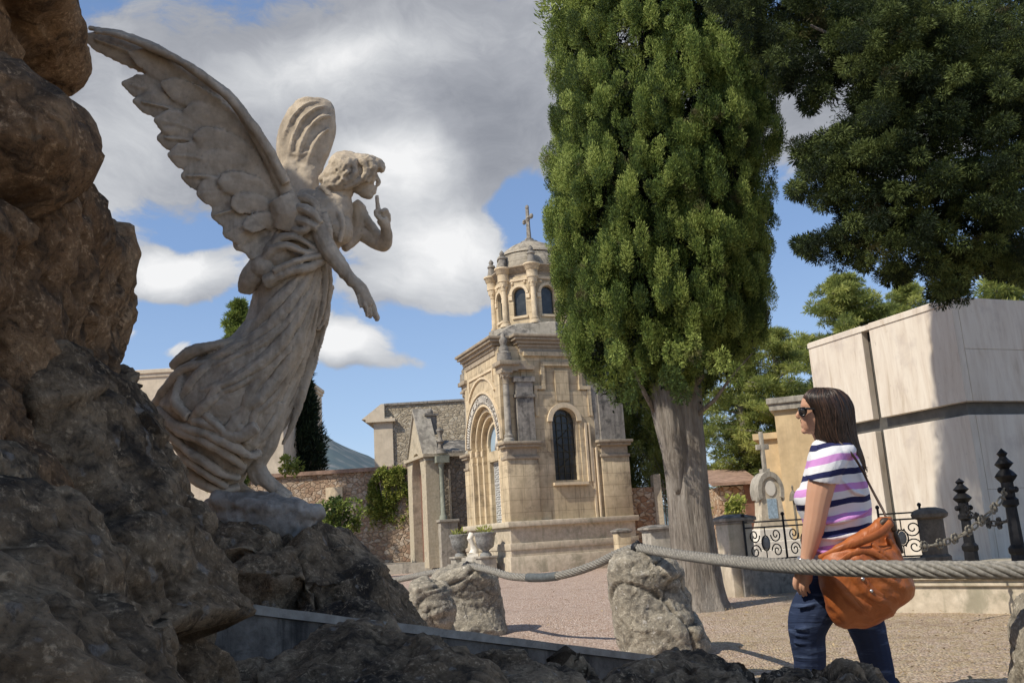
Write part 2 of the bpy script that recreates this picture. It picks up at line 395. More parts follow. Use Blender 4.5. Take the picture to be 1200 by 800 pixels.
# cloud field : noise on directions, with banks and single cumuli placed by direction
nd=t.mapv(D,(1,1,2.0)); wv=t.noise(D,5.5,3,.6,out='Color'); dv=t.vmath('ADD',nd,t.vmath('MULTIPLY',t.vmath('SUBTRACT',wv,(.5,.5,.5)),(.22,.22,.22)))
n1=t.noise(dv,3.0,5,.58); n2=t.noise(dv,8.0,9,.66)
ds=t.sep(D); yy=t.math('MAXIMUM',ds[1],.05)
uv0=t.comb(t.math('DIVIDE',ds[0],yy),t.math('DIVIDE',ds[2],yy),0)
uv=t.vmath('ADD',uv0,t.vmath('MULTIPLY',t.vmath('SUBTRACT',wv,(.5,.5,.5)),(.085,.085,0)))
front=t.smooth(ds[1],.05,.3)
def total(lst,src=None):
    r=None
    for (px,py,wx,wy,amp) in lst:
        c=ray(px,py); u0=c.x/c.y; v0=c.z/c.y
        m=t.new('ShaderNodeVectorMath',operation='MULTIPLY_ADD'); t.put(m.inputs[0],uv)
        sx=F/wx; sy=F/wy; m.inputs[1].default_value=(sx,sy,0); m.inputs[2].default_value=(-u0*sx,-v0*sy,0)
        e=t.math('POWER',.36788,t.vmath('DOT_PRODUCT',m.outputs[0],m.outputs[0]))
        r=t.math('MULTIPLY',e,amp) if r is None else t.math('MULTIPLY_ADD',e,amp,r)
    return t.math('MULTIPLY',r,front)
cum=total([(205,330,72,30,1.1),(152,318,45,26,.7),(250,345,40,20,.5),(400,412,54,36,1.15),(372,395,40,30,.6),(147,392,22,13,.85),(207,407,26,14,.95),(300,298,60,14,.35),
   (500,300,90,75,1.0),(555,300,40,42,.6),(475,432,38,13,.55),(560,345,40,28,.55),(430,335,40,26,.4),(660,250,30,60,.2)])
bank=total([(540,200,70,70,.6),(90,200,80,90,.5),(1100,60,150,60,.6),(720,120,160,110,.5),(230,120,320,150,1.25),(480,110,170,150,1.1),(900,120,330,95,1.1),(1000,195,120,35,.5),(300,250,150,40,.45),(640,60,180,90,.7)])
gap=total([(612,240,40,34,.95),(260,285,60,12,.5),(575,400,70,30,.5),(235,372,90,20,.6),(500,470,160,40,.6),(300,440,80,40,.5)])
far=t.smooth(dz,.45,.75,0,.5)
dens=t.math('ADD',t.math('ADD',cum,bank),t.math('SUBTRACT',far,gap))
dens=t.math('ADD',dens,t.math('MULTIPLY',t.math('SUBTRACT',n2,.5),1.7))
dens=t.math('ADD',dens,t.math('MULTIPLY',t.math('SUBTRACT',n1,.5),.55))
mask=t.smooth(dens,.40,.80)
# brightness : bank grey with bright holes, cumuli white with grey bottoms
lit=total([(420,60,120,34,.42),(330,90,90,40,.18),(470,185,75,50,.55),(500,300,70,62,.42),(205,322,75,24,.6),(400,402,52,28,.62),(145,390,25,14,.4),(205,404,28,14,.4),(150,150,60,90,.12),(110,260,50,60,.25),(940,250,60,80,.12),(560,290,46,50,.3),(520,240,50,60,.15),(330,20,120,20,.12)])
dark=total([(240,20,200,50,.16),(560,120,110,60,.22),(300,215,120,50,.16),(230,352,60,12,.12),(400,442,48,14,.30),(980,140,110,50,.18),(560,190,60,50,.15),(545,225,50,30,.1),(480,350,60,16,.15),(200,80,70,30,.1)])
br=t.math('ADD',.36,t.math('SUBTRACT',lit,dark))
br=t.math('ADD',br,t.math('MULTIPLY',t.math('SUBTRACT',n1,.5),.35)); br=t.math('ADD',br,t.math('MULTIPLY',t.math('SUBTRACT',n2,.5),.8))
cc=t.ramp(br,[(.05,(.20,.21,.235)),(.3,(.275,.285,.31)),(.6,(.43,.44,.455)),(.9,(.64,.64,.64))])
haze=t.smooth(dz,.02,.2,.35,0)
cc=t.mix(haze,cc,(.52,.60,.70))
t.put(bg.inputs[0],t.mix(t.math('MULTIPLY',mask,.97),skc,cc)); bg.inputs[1].default_value=1.45
w.cycles.sampling_method='MANUAL'; w.cycles.sample_map_resolution=256
# ------------------------------------------------ ground and hills
def ground():
    bm=bmesh.new()
    xs=[-9000,-300,-60]+[i*.5 for i in range(-30,41)]+[60,300,9000]; ys=[-9000,-100,-10]+[i*.5 for i in range(0,62)]+[60,200,9000]
    g=[[bm.verts.new((x,y,.035*noise.noise(Vector((x*.5,y*.5,0)))+.012*noise.noise(Vector((x*1.9,y*1.9,3))) if abs(x)<50 and 2<y<40 else 0)) for y in ys] for x in xs]
    for i in range(len(xs)-1):
        for j in range(len(ys)-1): bm.faces.new((g[i][j],g[i+1][j],g[i+1][j+1],g[i][j+1]))
    me=bpy.data.meshes.new('gravel_ground'); bm.to_mesh(me); bm.free()
    o=link('gravel_ground',me,'gravel',None,True); tag(o,'pinkish gravel ground scattered with dry straw','ground',kind='structure')
ground()
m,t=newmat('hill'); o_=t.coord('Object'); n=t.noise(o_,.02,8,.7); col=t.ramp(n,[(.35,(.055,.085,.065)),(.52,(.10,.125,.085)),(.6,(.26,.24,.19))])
col=t.mix(.45,col,(.16,.21,.27)); fin(t,col,.95,spec=.05); MAT['hill']=m  # distance haze painted into the hill colour
def hills():
    vs=[];fs=[]; nx=160; rows=10
    for j in range(rows):
        for i in range(nx):
            a=R(-50+80*i/(nx-1)); d=900+j*90
            px=600+math.tan(a)*F
            # ridge higher towards the left
            hgt=max(0,math.sin(PI*min(1,(j+1)/rows*1.02)/2))*( 165*math.exp(-((px-335)/115)**2)+ 70*math.exp(-((px-560)/170)**2)+30)
            hgt+= 16*noise.fractal(Vector((a*22,j*.3,0)),.9,2.1,6)*(j/rows)
            vs.append((math.sin(a)*d,math.cos(a)*d,hgt-8))
    for j in range(rows-1):
        for i in range(nx-1):
            a=j*nx+i; fs.append((a,a+1,a+nx+1,a+nx))
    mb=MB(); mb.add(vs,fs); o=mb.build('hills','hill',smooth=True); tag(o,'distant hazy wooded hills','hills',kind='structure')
hills()
# ------------------------------------------------ rocks
def rockloft(rows,n=40,sup=2.6):
    """rows: (py, xl, xr, depth, thick m). elliptical horizontal slices seen at those pixels"""
    mb=MB(); rings=[]
    for (py,xl,xr,d,th) in rows:
        a=P(xl,py,d); b=P(xr,py,d); c=(a+b)/2; hx=(b-a)/2; hy=Vector((0,th,0)); ring=[]
        for j in range(n):
            q=2*PI*j/n; cx=math.cos(q); sx=math.sin(q); e=2/sup
            ring.append(c+hx*(abs(cx)**e*(1 if cx>=0 else -1))+hy*(abs(sx)**e*(1 if sx>=0 else -1)))
        rings.append(ring)
    for ring,(py,xl,xr,d,th) in zip(rings,rows):
        for it in range(2):
            pr=[((p-CP).dot(RT)/(p-CP).dot(FW))*F+600 for p in ring]; lo,hi=min(pr),max(pr)
            if hi-lo<1: break
            for j,p in enumerate(ring):
                tgt=xl+(pr[j]-lo)/(hi-lo)*(xr-xl); dd=(p-CP).dot(FW)
                ring[j]=p+Vector((1,0,0))*((tgt-pr[j])*dd/F/RT.x)
    mb.loft(rings); return mb
def rockdisp(big=.12,bs=1.6,mid=.05,ms=5,fine=.012,fs=16,seed=0,strata=0):
    fine*=1.3; mid*=1.3
    s=Vector((seed*3.7,seed*1.3,seed*7.1))
    def f(p,n):
        q=p+s; qw=q*bs*.6; w=Vector((noise.noise(qw),noise.noise(qw+Vector((31.7,5.1,9.3))),noise.noise(qw+Vector((7.9,43.3,17.7)))))*.25; a=q+w
        d=big*(noise.fractal(a*bs,1,2,3))
        # facets from cellular noise
        for sc_,am in ((ms*.24,mid*2.0),(ms*.75,mid*.5)):
            qa=a*sc_; dd,pp=noise.voronoi(qa); cp=pp[0]; rv=noise.cell_vector(cp*17.3+s)
            d+=am*((qa-cp).dot(rv-Vector((.5,.5,.5)))*1.7+(rv.x-.5)*.55)
            d-=am*.55*max(0,1-(dd[1]-dd[0])/.07)
        d+=mid*.5*(ridg(a,ms*.9,4)-.9)*.5
        d+=fine*noise.fractal(q*fs,.7,2.2,5)
        if strata: d+=strata*math.sin(a.dot(Vector((3,2,13)))+2*noise.noise(q*2))
        return d
    return f
def make_rock(name,rows,mat,voxel,disp,label,cat='rock',n=40,sup=2.6,smooth_it=0,extra=None,group=None):
    mb=rockloft(rows,n,sup)
    if extra: extra(mb)
    c=P((rows[-1][1]+rows[-1][2])/2,rows[-1][0],rows[-1][3])
    o=remesh(mb,name,mat,voxel,None,smooth_it,disp); tag(o,label,cat,group); return o
# main left rock (sits 2 m from the lens)
make_rock('rock_outcrop',[(193,-160,10,2.25,.3),(201,-420,50,2.25,.5),(211,-440,90,2.25,.6),(222,-440,116,2.25,.63),(238,-440,136,2.2,.65),(262,-450,149,2.2,.68),(300,-450,149,2.2,.7),(330,-450,141,2.15,.7),(360,-450,132,2.15,.72),(400,-450,127,2.1,.75),(440,-450,130,2.1,.8),(480,-450,136,2.05,.8),(560,-460,145,2.0,.85),(700,-480,165,1.9,.9),(900,-500,175,1.8,.9),(1150,-500,185,1.8,.9)],
   'rock_orange',.016,rockdisp(.05,1.9,.040,5,.014,18,1),'huge rust brown rock with a dark mossy top, left edge of view',n=48)
make_rock('rock_outcrop',[(395,80,108,2.3,.15),(415,50,134,2.3,.25),(435,30,146,2.3,.33),(460,15,158,2.3,.38),(480,0,178,2.3,.4),(520,0,198,2.3,.42),(560,0,216,2.3,.43),(600,0,238,2.3,.45),(650,0,254,2.25,.45),(720,0,260,2.2,.45),(800,0,264,2.15,.5),(1050,0,290,2.1,.5)],
   'rock',.014,rockdisp(.04,2.4,.044,5,.013,20,2),'blackened rock between the rust brown rock and the statue pedestal')
make_rock('rock_outcrop',[(520,-200,30,1.5,.2),(560,-260,60,1.5,.3),(600,-300,90,1.45,.35),(660,-300,130,1.4,.4),(740,-300,172,1.35,.4),(820,-300,200,1.3,.4),(1000,-300,250,1.3,.4)],
   'rock',.012,rockdisp(.05,2.6,.045,5.5,.012,22,3),'jagged dark brown rock in the bottom left corner of the foreground')
# upper rock, continues high overhead and shades the statue
make_rock('rock_outcrop',[(-430,-420,-120,2.75,.4),(-380,-500,0,2.7,.6),(-300,-600,40,2.7,.75),(-180,-600,58,2.7,.8),(-60,-560,85,2.7,.8),(-22,-520,96,2.7,.8),(-10,-520,84,2.7,.8),(0,-500,58,2.7,.75),(12,-480,50,2.7,.7),(80,-480,46,2.7,.7),(120,-470,52,2.7,.7),(145,-470,42,2.7,.65),(170,-460,38,2.7,.6),(205,-450,30,2.7,.6),(300,-440,30,2.7,.6),(500,-430,0,2.7,.6)],
   'rock_orange',.026,rockdisp(.04,1.7,.034,4.5,.012,18,4),'smooth brown rock overhanging at the top left corner beside the wing tip')
def shade_mass():
    # unseen rock mass left of the camera, added to shade statue and foreground
    mb=MB()
    for (x,y,z,r) in [(-3.4,.4,1.2,1.3),(-3.6,1.5,2.6,1.35),(-3.3,2.2,3.9,1.2),(-3.8,.4,3.6,1.3),(-4.3,1.6,4.6,1.3),(-3.0,-.8,1.2,1.2),(-3.2,-.9,3.0,1.2),(-2.9,-1.9,1.0,1.0),(-3.2,3.4,3.4,1.1),(-3.7,3.1,4.3,.85),(-3.1,3.5,2.0,1.2),(-3.9,.2,5.0,.8),(-2.45,.95,3.7,.8),(-2.9,.9,2.9,.9),(-2.6,1.1,4.5,.6),(-3.4,2.6,5.0,.7),(-2.5,-.6,4.4,.9),(-2.2,-1.6,2.6,.9)]:
        mb.ball((x,y,z),r,18,12)
    o=remesh(mb,'rock_outcrop','rock_orange',.07,None,3,rockdisp(.2,.9,.1,2.5,.02,8,5)); tag(o,'unseen craggy rock mass left of view, added to shade the statue and foreground','rock')
shade_mass()
# pedestal rock below the angel
make_rock('pedestal_rock',[(606,262,362,4.7,.28),(612,235,378,4.7,.45),(622,205,396,4.7,.55),(634,195,412,4.65,.6),(648,190,428,4.65,.62),(665,190,450,4.6,.65),(688,185,466,4.6,.65),(710,180,482,4.6,.65),(735,180,505,4.4,.8),(800,170,540,4.4,.8),(880,170,560,4.4,.8)],
   'rock',.026,rockdisp(.07,1.9,.05,4.5,.012,16,6),'lichen dark rock that carries the marble angel',n=44)
# small rock right of the pedestal
make_rock('pale_stone',[(680,492,508,8.6,.1),(684,484,518,8.6,.16),(690,481,526,8.6,.22),(706,478,530,8.6,.24),(745,476,534,8.6,.25)],'boulder',.02,rockdisp(.04,4,.02,10,.005,30,7),'low grey stone tucked behind the rock with the rope, left side')
# foreground rocks below the parapet
FR=[([(768,300,420,2.6,.2),(780,270,470,2.6,.35),(796,240,520,2.5,.4),(815,220,560,2.4,.5),(900,200,600,2.3,.5)],'dark pitted rock under the left end of the parapet'),
    ([(774,572,606,3.1,.10),(782,548,630,3.1,.18),(792,525,655,3.0,.22),(800,500,680,2.9,.35),(880,480,700,2.8,.4)],'domed dark rock in the middle of the foreground below the parapet'),
    ([(774,812,868,3.3,.10),(782,775,892,3.3,.18),(792,745,912,3.2,.24),(805,715,935,3.1,.3),(880,700,960,3.0,.35)],'grey rock at the bottom edge under the right end of the parapet'),
    ([(777,945,990,3.2,.1),(784,925,1020,3.2,.18),(794,905,1040,3.15,.22),(815,890,1060,3.1,.3),(900,880,1080,3.0,.3)],'black crusted rock at the bottom edge in front of the woman'),
    ([(784,640,700,3.2,.2),(798,620,735,3.1,.26),(820,600,760,3.0,.3),(900,600,760,3.0,.3)],'low dark rock between two larger foreground rocks')]
for i,(rw,lb) in enumerate(FR): make_rock('foreground_rock',rw,'rock',.016,rockdisp(.05,2.8,.04,6.5,.012,22,10+i),lb)
# rope boulders
BO=[([(668,520,572,9.4,.22),(675,508,583,9.4,.28),(690,504,588,9.4,.3),(710,505,590,9.4,.3),(735,508,598,9.3,.3),(760,510,600,9.3,.3)],'squat pitted boulder under the sagging rope, left of the tall one'),
    ([(647,722,775,6.9,.16),(655,712,786,6.9,.24),(670,709,795,6.9,.28),(690,711,803,6.9,.3),(710,714,811,6.85,.3),(735,716,822,6.8,.3),(755,722,828,6.8,.3),(780,728,826,6.8,.3)],'tall rough boulder carrying the rope in front of the cypress trunk'),
    ([(690,1198,1225,3.7,.08),(700,1189,1250,3.7,.15),(720,1184,1275,3.7,.2),(760,1183,1285,3.65,.22),(800,1186,1290,3.6,.24),(900,1186,1290,3.6,.24)],'grey boulder cut off by the right edge of view')]
for i,(rw,lb) in enumerate(BO): make_rock('rope_boulder',rw,'boulder',.015,rockdisp(.05,2.6,.020,5.5,.006,26,20+i),lb,'boulder',group='boulders carrying the rope')
# ------------------------------------------------ sloping concrete parapet
def parapet():
    root=empty('stone_parapet',PZ(600,760,0),0,'stained sloping concrete parapet crossing the rocks below the statue','parapet')
    a=P(255,703,3.3); b=P(828,775,4.9); d=(b-a); nrm=Vector((d.y,-d.x,0)).normalized()  # toward the camera
    if nrm.y>0: nrm=-nrm
    a0=a-d*.25; b0=b+d*.04; N=60
    def wall(z_off,zb,t0,t1):
        rings=[]
        for i in range(N+1):
            p=a0+(b0-a0)*(i/N); jt=.004*noise.noise(p*6)
            f=p+nrm*(t0+jt); k=p+nrm*t1
            rings.append([Vector((f.x,f.y,p.z+z_off+jt)),Vector((k.x,k.y,p.z+z_off)),Vector((k.x,k.y,p.z-zb)),Vector((f.x,f.y,p.z-zb))])
        mb=MB(); mb.loft(rings); return mb
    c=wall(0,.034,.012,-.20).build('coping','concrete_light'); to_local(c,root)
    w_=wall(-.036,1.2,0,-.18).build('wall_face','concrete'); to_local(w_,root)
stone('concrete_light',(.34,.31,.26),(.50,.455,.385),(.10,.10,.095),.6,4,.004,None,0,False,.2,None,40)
parapet()
# ------------------------------------------------ architecture helpers
def arc(cy,cz,r,n=18,a0=0,a1=PI): return [(cy+r*math.cos(a0+(a1-a0)*i/n),cz+r*math.sin(a0+(a1-a0)*i/n)) for i in range(n+1)]
def opening_layer(mb,axis,c,r,zs,z0,zt,a0,a1,d0,d1,foot=None):
    """wall slab a0..a1 wide, z0..zt high, with an arched opening (half width r, spring zs); opening starts at foot"""
    foot=z0 if foot is None else foot
    def bx(p,q,u,v):
        if axis=='x': mb.box(d0,d1,p,q,u,v)
        else: mb.box(p,q,d0,d1,u,v)
    bx(a0,c-r,z0,zs); bx(c+r,a1,z0,zs)
    if foot>z0+.01: bx(c-r,c+r,z0,foot)
    poly=[(a0,zs)]+arc(c,zs,r,18,PI,0)+[(a1,zs),(a1,zt),(a0,zt)]
    mb.prism(poly,axis,d0,d1)
def archivolt(mb,axis,c,zs,r0,r1,d0,d1,n=20,a0=0,a1=PI):
    o=arc(c,zs,r1,n,a0,a1); i=arc(c,zs,r0,n,a0,a1)[::-1]; mb.prism(o+i,axis,d0,d1)
def cornice(mb,x0,x1,y0,y1,z,h,steps=3,proj=.15,inner=False):
    for k in range(steps):
        e=proj*(k+1)/steps; mb.box(x0-e,x1+e,y0-e,y1+e,z+h*k/steps+.001*k,z+h*(k+1)/steps)
def urn_prof(s=1): return [(.001,0),(.09*s,0),(.10*s,.03*s),(.05*s,.08*s),(.06*s,.12*s),(.12*s,.2*s),(.13*s,.28*s),(.08*s,.36*s),(.05*s,.42*s),(.075*s,.47*s),(.06*s,.53*s),(.001,.6*s)]
def window_fill(mb,axis,c,r,zs,z0,d):
    mb.prism([(c-r,z0),(c+r,z0)]+arc(c,zs,r,18),axis,d,d+.02)
# ------------------------------------------------ the domed chapel
CO=PZ(602,673,0); CH=empty('domed_chapel',CO,R(22),'ochre stone chapel with octagonal lantern, dome and stone cross','chapel')
L=3.7;W_=3.6;c=1.8
def chapel():
    root=CH
    # plinth
    p=MB(); p.box(-.10,L+.1,-.10,W_+.1,-.3,.45,.015); p.box(-.05,L+.05,-.05,W_+.05,.45,.62); p.box(-.075,L+.075,-.075,W_+.075,.62,.80,.012); p.box(-.02,L+.02,-.02,W_+.02,.80,1.22)
    p.box(-.12,L+.12,-.12,W_+.12,1.22,1.37,.02)
    # the doorway cuts the plinth: approach steps are laid in front
    p.build('plinth','plinth_stone',root,auto=30)
    w=MB()
    # core behind the faces
    w.box(.64,L,.46,W_-.22,1.37,6.2); 
    # front: stepped portal
    for k,(r,d0,d1) in enumerate([(1.1,.02,.14),(.95,.14,.26),(.80,.26,.38),(.60,.38,.62)]):
        opening_layer(w,'x',c,r,3.62,1.37,6.2 if k==0 else 5.0,.30,W_-.30,d0,d1-.002)
    w.box(.16,.62,.19,.55,3.5,6.19); w.box(.16,.62,W_-.55,W_-.19,3.5,6.19)
    w.box(.38,.5,c-.6,c+.6,3.16,3.46)    # lintel under the tympanum
    # side bay wall (window)
    opening_layer(w,'y',1.82,.36,4.05,1.37,6.2,.62,L-.3,.14,.40,foot=2.42)
    opening_layer(w,'y',1.82,.46,4.05,1.37,4.9,.75,L-.75,.10,.142,foot=2.36)
    # raised frames above the side window
    w.box(.95,1.30,.05,.142,4.95,5.05); w.box(2.35,2.70,.05,.142,4.95,5.05); w.box(1.20,1.30,.06,.142,5.05,5.62); w.box(2.35,2.45,.06,.142,5.05,5.62); w.box(1.2,2.45,.05,.142,5.62,5.74)
    w.box(.95,1.05,.06,.142,4.2,4.95); w.box(2.6,2.7,.06,.142,4.2,4.95); w.box(1.62,2.02,.07,.142,4.62,5.5); w.box(.7,3.0,.05,.142,5.9,6.02)
    w.build('wall','ochre',root,auto=30)
    # pilasters: four corner blocks
    for (x0,x1,y0,y1) in [(0,.92,0,.36),(0,.92,W_-.36,W_),(L-.85,L+.02,0,.36),(L-.85,L+.02,W_-.36,W_)]:
        m=MB(); m.box(x0,x1,y0,y1,1.37,3.02,.008); m.box(x0+.05,x1-.05,y0+.05,y1-.05,3.02,3.06)
        m.build('pilaster','ochre',root,auto=30)
        m=MB(); m.box(x0-.03,x1+.03,y0-.03,y1+.03,3.02,3.10,.01); m.box(x0+.02,x1-.02,y0+.02,y1-.02,3.10,3.34); m.box(x0-.07,x1+.07,y0-.07,y1+.07,3.34,3.42,.01); m.box(x0-.12,x1+.12,y0-.12,y1+.12,3.42,3.50,.015)
        m.build('pilaster_cap','dark_trim',root,auto=30)
    # weathered upper pilasters on the side
    m=MB(); m.box(.40,.90,.03,.185,3.502,5.15); m.box(.36,.94,-.0,.185,4.72,4.80); m.box(.34,.97,.0,.185,5.15,5.3); m.build('upper_pilaster','grey_weathered',root)
    m=MB(); m.box(L-.80,L-.02,.03,.5,3.502,4.55,.01); m.box(L-.95,L-.802,.08,.5,3.502,4.3); m.box(L-.8,L-.3,.05,.5,4.55,4.8); m.box(L-1.05,L-.3,.09,.5,4.3,5.0); m.box(L-1.1,L-.5,.10,.5,5.0,5.6); m.build('upper_pilaster','grey_weathered',root)
    # base shafts of slender mouldings
    m=MB(); m.box(L-1.12,L-1.06,.06,.14,1.37,3.3); m.box(L-1.0,L-.96,.02,.14,1.37,3.3); m.box(2.42,2.48,.05,.10,2.36,4.0); m.box(2.54,2.58,.05,.10,2.36,4.0); m.build('moulding','ochre_trim',root)
    # portal jamb mouldings and imposts
    m=MB()
    for sgn in (-1,1):
        for (r,d) in [(1.1,.0),(.95,.12),(.8,.24)]:
            y=c+sgn*r; m.box(d-.02,d+.17,min(y,y+sgn*.11),max(y,y+sgn*.11),3.36,3.52); m.box(d+.0,d+.15,min(y,y+sgn*.08),max(y,y+sgn*.08),3.12,3.18)
            m.tube([(d+.03,y+sgn*.03,1.37),(d+.03,y+sgn*.03,3.36)],.028,8)
    for (r,d) in [(1.1,.02),(.95,.14),(.80,.26),(.6,.38)]: archivolt(m,'x',c,3.62,r,r+.06,d-.035,d)
    archivolt(m,'x',c,3.62,1.47,1.53,-.045,.02); archivolt(m,'x',c+.0,4.1,1.42,1.48,-.03,.02,14,R(40),R(140))
    m.box(-.02,.02,.75,W_-.75,5.62,5.68); m.box(-.02,.02,.75,.80,5.3,5.62); m.box(-.02,.02,W_-.8,W_-.75,5.3,5.62)
    m.build('portal_moulding','ochre_trim',root,auto=30)
    # inscription band (carved relief letters, too worn to read)
    m=MB(); archivolt(m,'x',c,3.62,1.17,1.44,-.012,.02); band=m.build('inscription_band','grey_weathered',root)
    m=MB(); q=random.Random(3)
    for i in range(26):
        a=R(4+172*i/25); rr=1.305; y=c+rr*math.cos(a); z=3.62+rr*math.sin(a)
        rad=Vector((0,math.cos(a),math.sin(a))); tg=Vector((0,-math.sin(a),math.cos(a)))
        kind=q.randrange(5); o=Vector((-.03,y,z))
        def st(u0,v0,u1,v1): m.tube([o+tg*u0+rad*v0,o+tg*u1+rad*v1],.014,5)
        st(-.04,-.085,-.04,.085)
        if kind in(0,1,3): st(-.04,.08,.04,.08)
        if kind in(0,2): st(-.04,0,.035,0)
        if kind in(1,2,4): st(.04,-.085,.04,.085)
        if kind in(3,4): st(-.04,-.08,.04,-.08)
    m.build('letter_relief','white_stone',band)
    # tympanum with a pale painted figure
    m=MB(); window_fill(m,'x',c,.6,3.62,3.46,.44); ty=m.build('tympanum','blue_tile',root)
    m=MB(); m.ball((.42,c-.02,4.02),(.03,.09,.10)); m.tube([(.42,c-.02,3.95),(.42,c-.04,3.75),(.42,c-.05,3.5)],[.06,.17,.27],10,(Vector((1,0,0)),.15)); m.tube([(.42,c-.1,3.85),(.42,c-.3,3.8),(.42,c-.38,3.62)],[.06,.08,.05],8,(Vector((1,0,0)),.2))
    m.build('figure_relief','white_stone',ty,smooth=True)
    # lattice door
    m=MB(); 
    for y0,y1 in((c-.6,c-.01),(c+.01,c+.6)):
        d=empty('door') if False else None
        m=MB(); m.box(.50,.53,y0,y0+.05,1.0,3.16); m.box(.50,.53,y1-.05,y1,1.0,3.16)
        for z in (1.0,1.5,2.0,2.5,3.11): m.box(.495,.535,y0,y1,z,z+.05)
        for i in range(5):
            for j in range(16):
                yy=y0+.08+.11*i; zz=1.1+.13*j
                m.tube([(.515,yy,zz),(.515,yy+.08,zz+.11)],.012,4); m.tube([(.515,yy+.08,zz),(.515,yy,zz+.11)],.012,4)
        m.build('door','white_metal',root)
    MB().box(.6,.615,c-.6,c+.6,.9,3.2).build('doorway','dark_void',root)
    # leaded window on the side
    m=MB(); window_fill(m,'y',1.82,.36,4.05,2.42,.30); wn=m.build('window','dark_glass',root)
    m=MB()
    for i in range(1,4): m.box(1.46+.18*i-.008,1.46+.18*i+.008,.27,.295,2.42,4.3)
    for j in range(1,10): m.box(1.46,2.18,.272,.293,2.42+.2*j-.007,2.42+.2*j+.007)
    archivolt(m,'y',1.82,4.05,.2,.22,.272,.293); m.tube([(1.6,.28,2.7),(2.05,.28,3.1),(1.6,.28,3.5),(2.05,.28,3.9)],.01,4)
    m.build('leading','bronze',wn)
    m=MB(); archivolt(m,'y',1.82,4.05,.38,.52,.04,.10); MB().box(1.36,2.4,.0,.12,2.28,2.36).build('sill','ochre_trim',root); m.build('window_frame','ochre_trim',root,auto=30)
    # corner columns with capitals, blocks and finials
    for (x,y) in [(.14,.14),(.14,W_-.14),(L-.14,W_-.14)]:
        m=MB(); m.lathe([(.001,3.5),(.15,3.5),(.15,3.58),(.11,3.62),(.13,3.68),(.095,3.72),(.085,5.1),(.001,5.1)],(x,y,0),14); col=m.build('column','grey_stone',root,auto=40)
        m=MB(); m.lathe([(.001,5.1),(.10,5.1),(.09,5.14),(.12,5.28),(.17,5.4),(.001,5.4)],(x,y,0),10); m.box(x-.17,x+.17,y-.17,y+.17,5.4,5.46)
        for a in range(8): m.ball((x+.13*math.cos(a*PI/4),y+.13*math.sin(a*PI/4),5.3),.035,6,4)
        m.build('capital','dark_trim',col,auto=40)
        m=MB(); m.box(x-.13,x+.35,y-.13 if y<1 else y-.35,y+.35 if y<1 else y+.13,5.46,5.62); m.box(x-.22,x+.4,y-.22 if y<1 else y-.4,y+.4 if y<1 else y+.22,5.62,5.74,.01)
        m.build('entablature_block','dark_trim',root,auto=30)
        m=MB(); m.lathe([(.001,5.74),(.20,5.74),(.21,5.84),(.19,5.92),(.20,5.97),(.13,6.02),(.15,6.10),(.08,6.2),(.11,6.28),(.12,6.36),(.06,6.44),(.07,6.5),(.001,6.58)],(x,y,0),12); m.build('finial','grey_weathered',root,auto=50)
    m=MB(); m.box(.45,.75,.02,.3,5.62,5.74); m.box(.36,.98,.0,.4,5.50,5.62); m.build('string_course','dark_trim',root)
    # main entablature: front bay, side bay, core
    def corn(x0,x1,y0,y1):
        m=MB(); m.box(x0-.01,x1+.01,y0-.01,y1+.01,6.0,6.16); m.box(x0-.05,x1+.05,y0-.05,y1+.05,6.16,6.24); m.box(x0-.12,x1+.12,y0-.12,y1+.12,6.25,6.33); m.box(x0-.20,x1+.20,y0-.20,y1+.20,6.34,6.42,.012); m.box(x0-.25,x1+.25,y0-.25,y1+.25,6.423,6.50,.012); return m
    corn(.0,.8,.50,W_-.5).build('cornice','dark_trim',root,auto=30)
    corn(.62,L-.5,.14,W_-.14).build('cornice','dark_trim',root,auto=30)
    m=MB(); m.loft([[(.0,.3,6.5),(L-.3,.3,6.5),(L-.3,W_-.3,6.5),(.0,W_-.3,6.5)],[(.7,.8,6.95),(L-.7,.8,6.95),(L-.7,W_-.8,6.95),(.7,W_-.8,6.95)]]); m.build('roof','grey_weathered',root)
    # lantern
    lc=Vector((1.85,1.8,0)); RL=1.18; z0,z1=6.75,8.35
    m=MB(); m.lathe([(.001,6.5),(1.5,6.5),(1.5,6.95),(1.42,7.0),(.001,7.0)],lc,8); m.build('lantern_base','grey_stone',root)
    wl=MB(); tr=MB(); win=MB(); 
    for k in range(8):
        a=R(22.5+45*k); n=Vector((math.cos(a+R(22.5)),math.sin(a+R(22.5)),0)); tg=Vector((-n.y,n.x,0)); ap=RL*math.cos(R(22.5)); hw=RL*math.sin(R(22.5))
        q=MB(); opening_layer(q,'y',0,.2,7.95,7.0,8.5,-hw,hw,-.12,0,foot=7.3); 
        mx=Matrix((tg,-n,Vector((0,0,1)))).transposed().to_4x4(); mx.translation=lc+n*(ap-.12)
        # local y -> -n, so the slab -0.12..0 faces outward
        wl.add([mx@Vector(v) for v in q.v],q.f)
        q=MB(); archivolt(q,'y',0,7.95,.22,.30,-.16,-.121); q.box(-.34,-.22,-.16,-.121,7.8,7.93); q.box(.22,.34,-.16,-.121,7.8,7.93); q.box(-.3,.3,-.15,-.121,8.36,8.44); q.ball((-.2,-.13,8.3),.05,6,4); q.ball((.2,-.13,8.3),.05,6,4); q.ball((0,-.13,8.26),.045,6,4); q.box(-.25,.25,-.17,-.121,7.22,7.28)
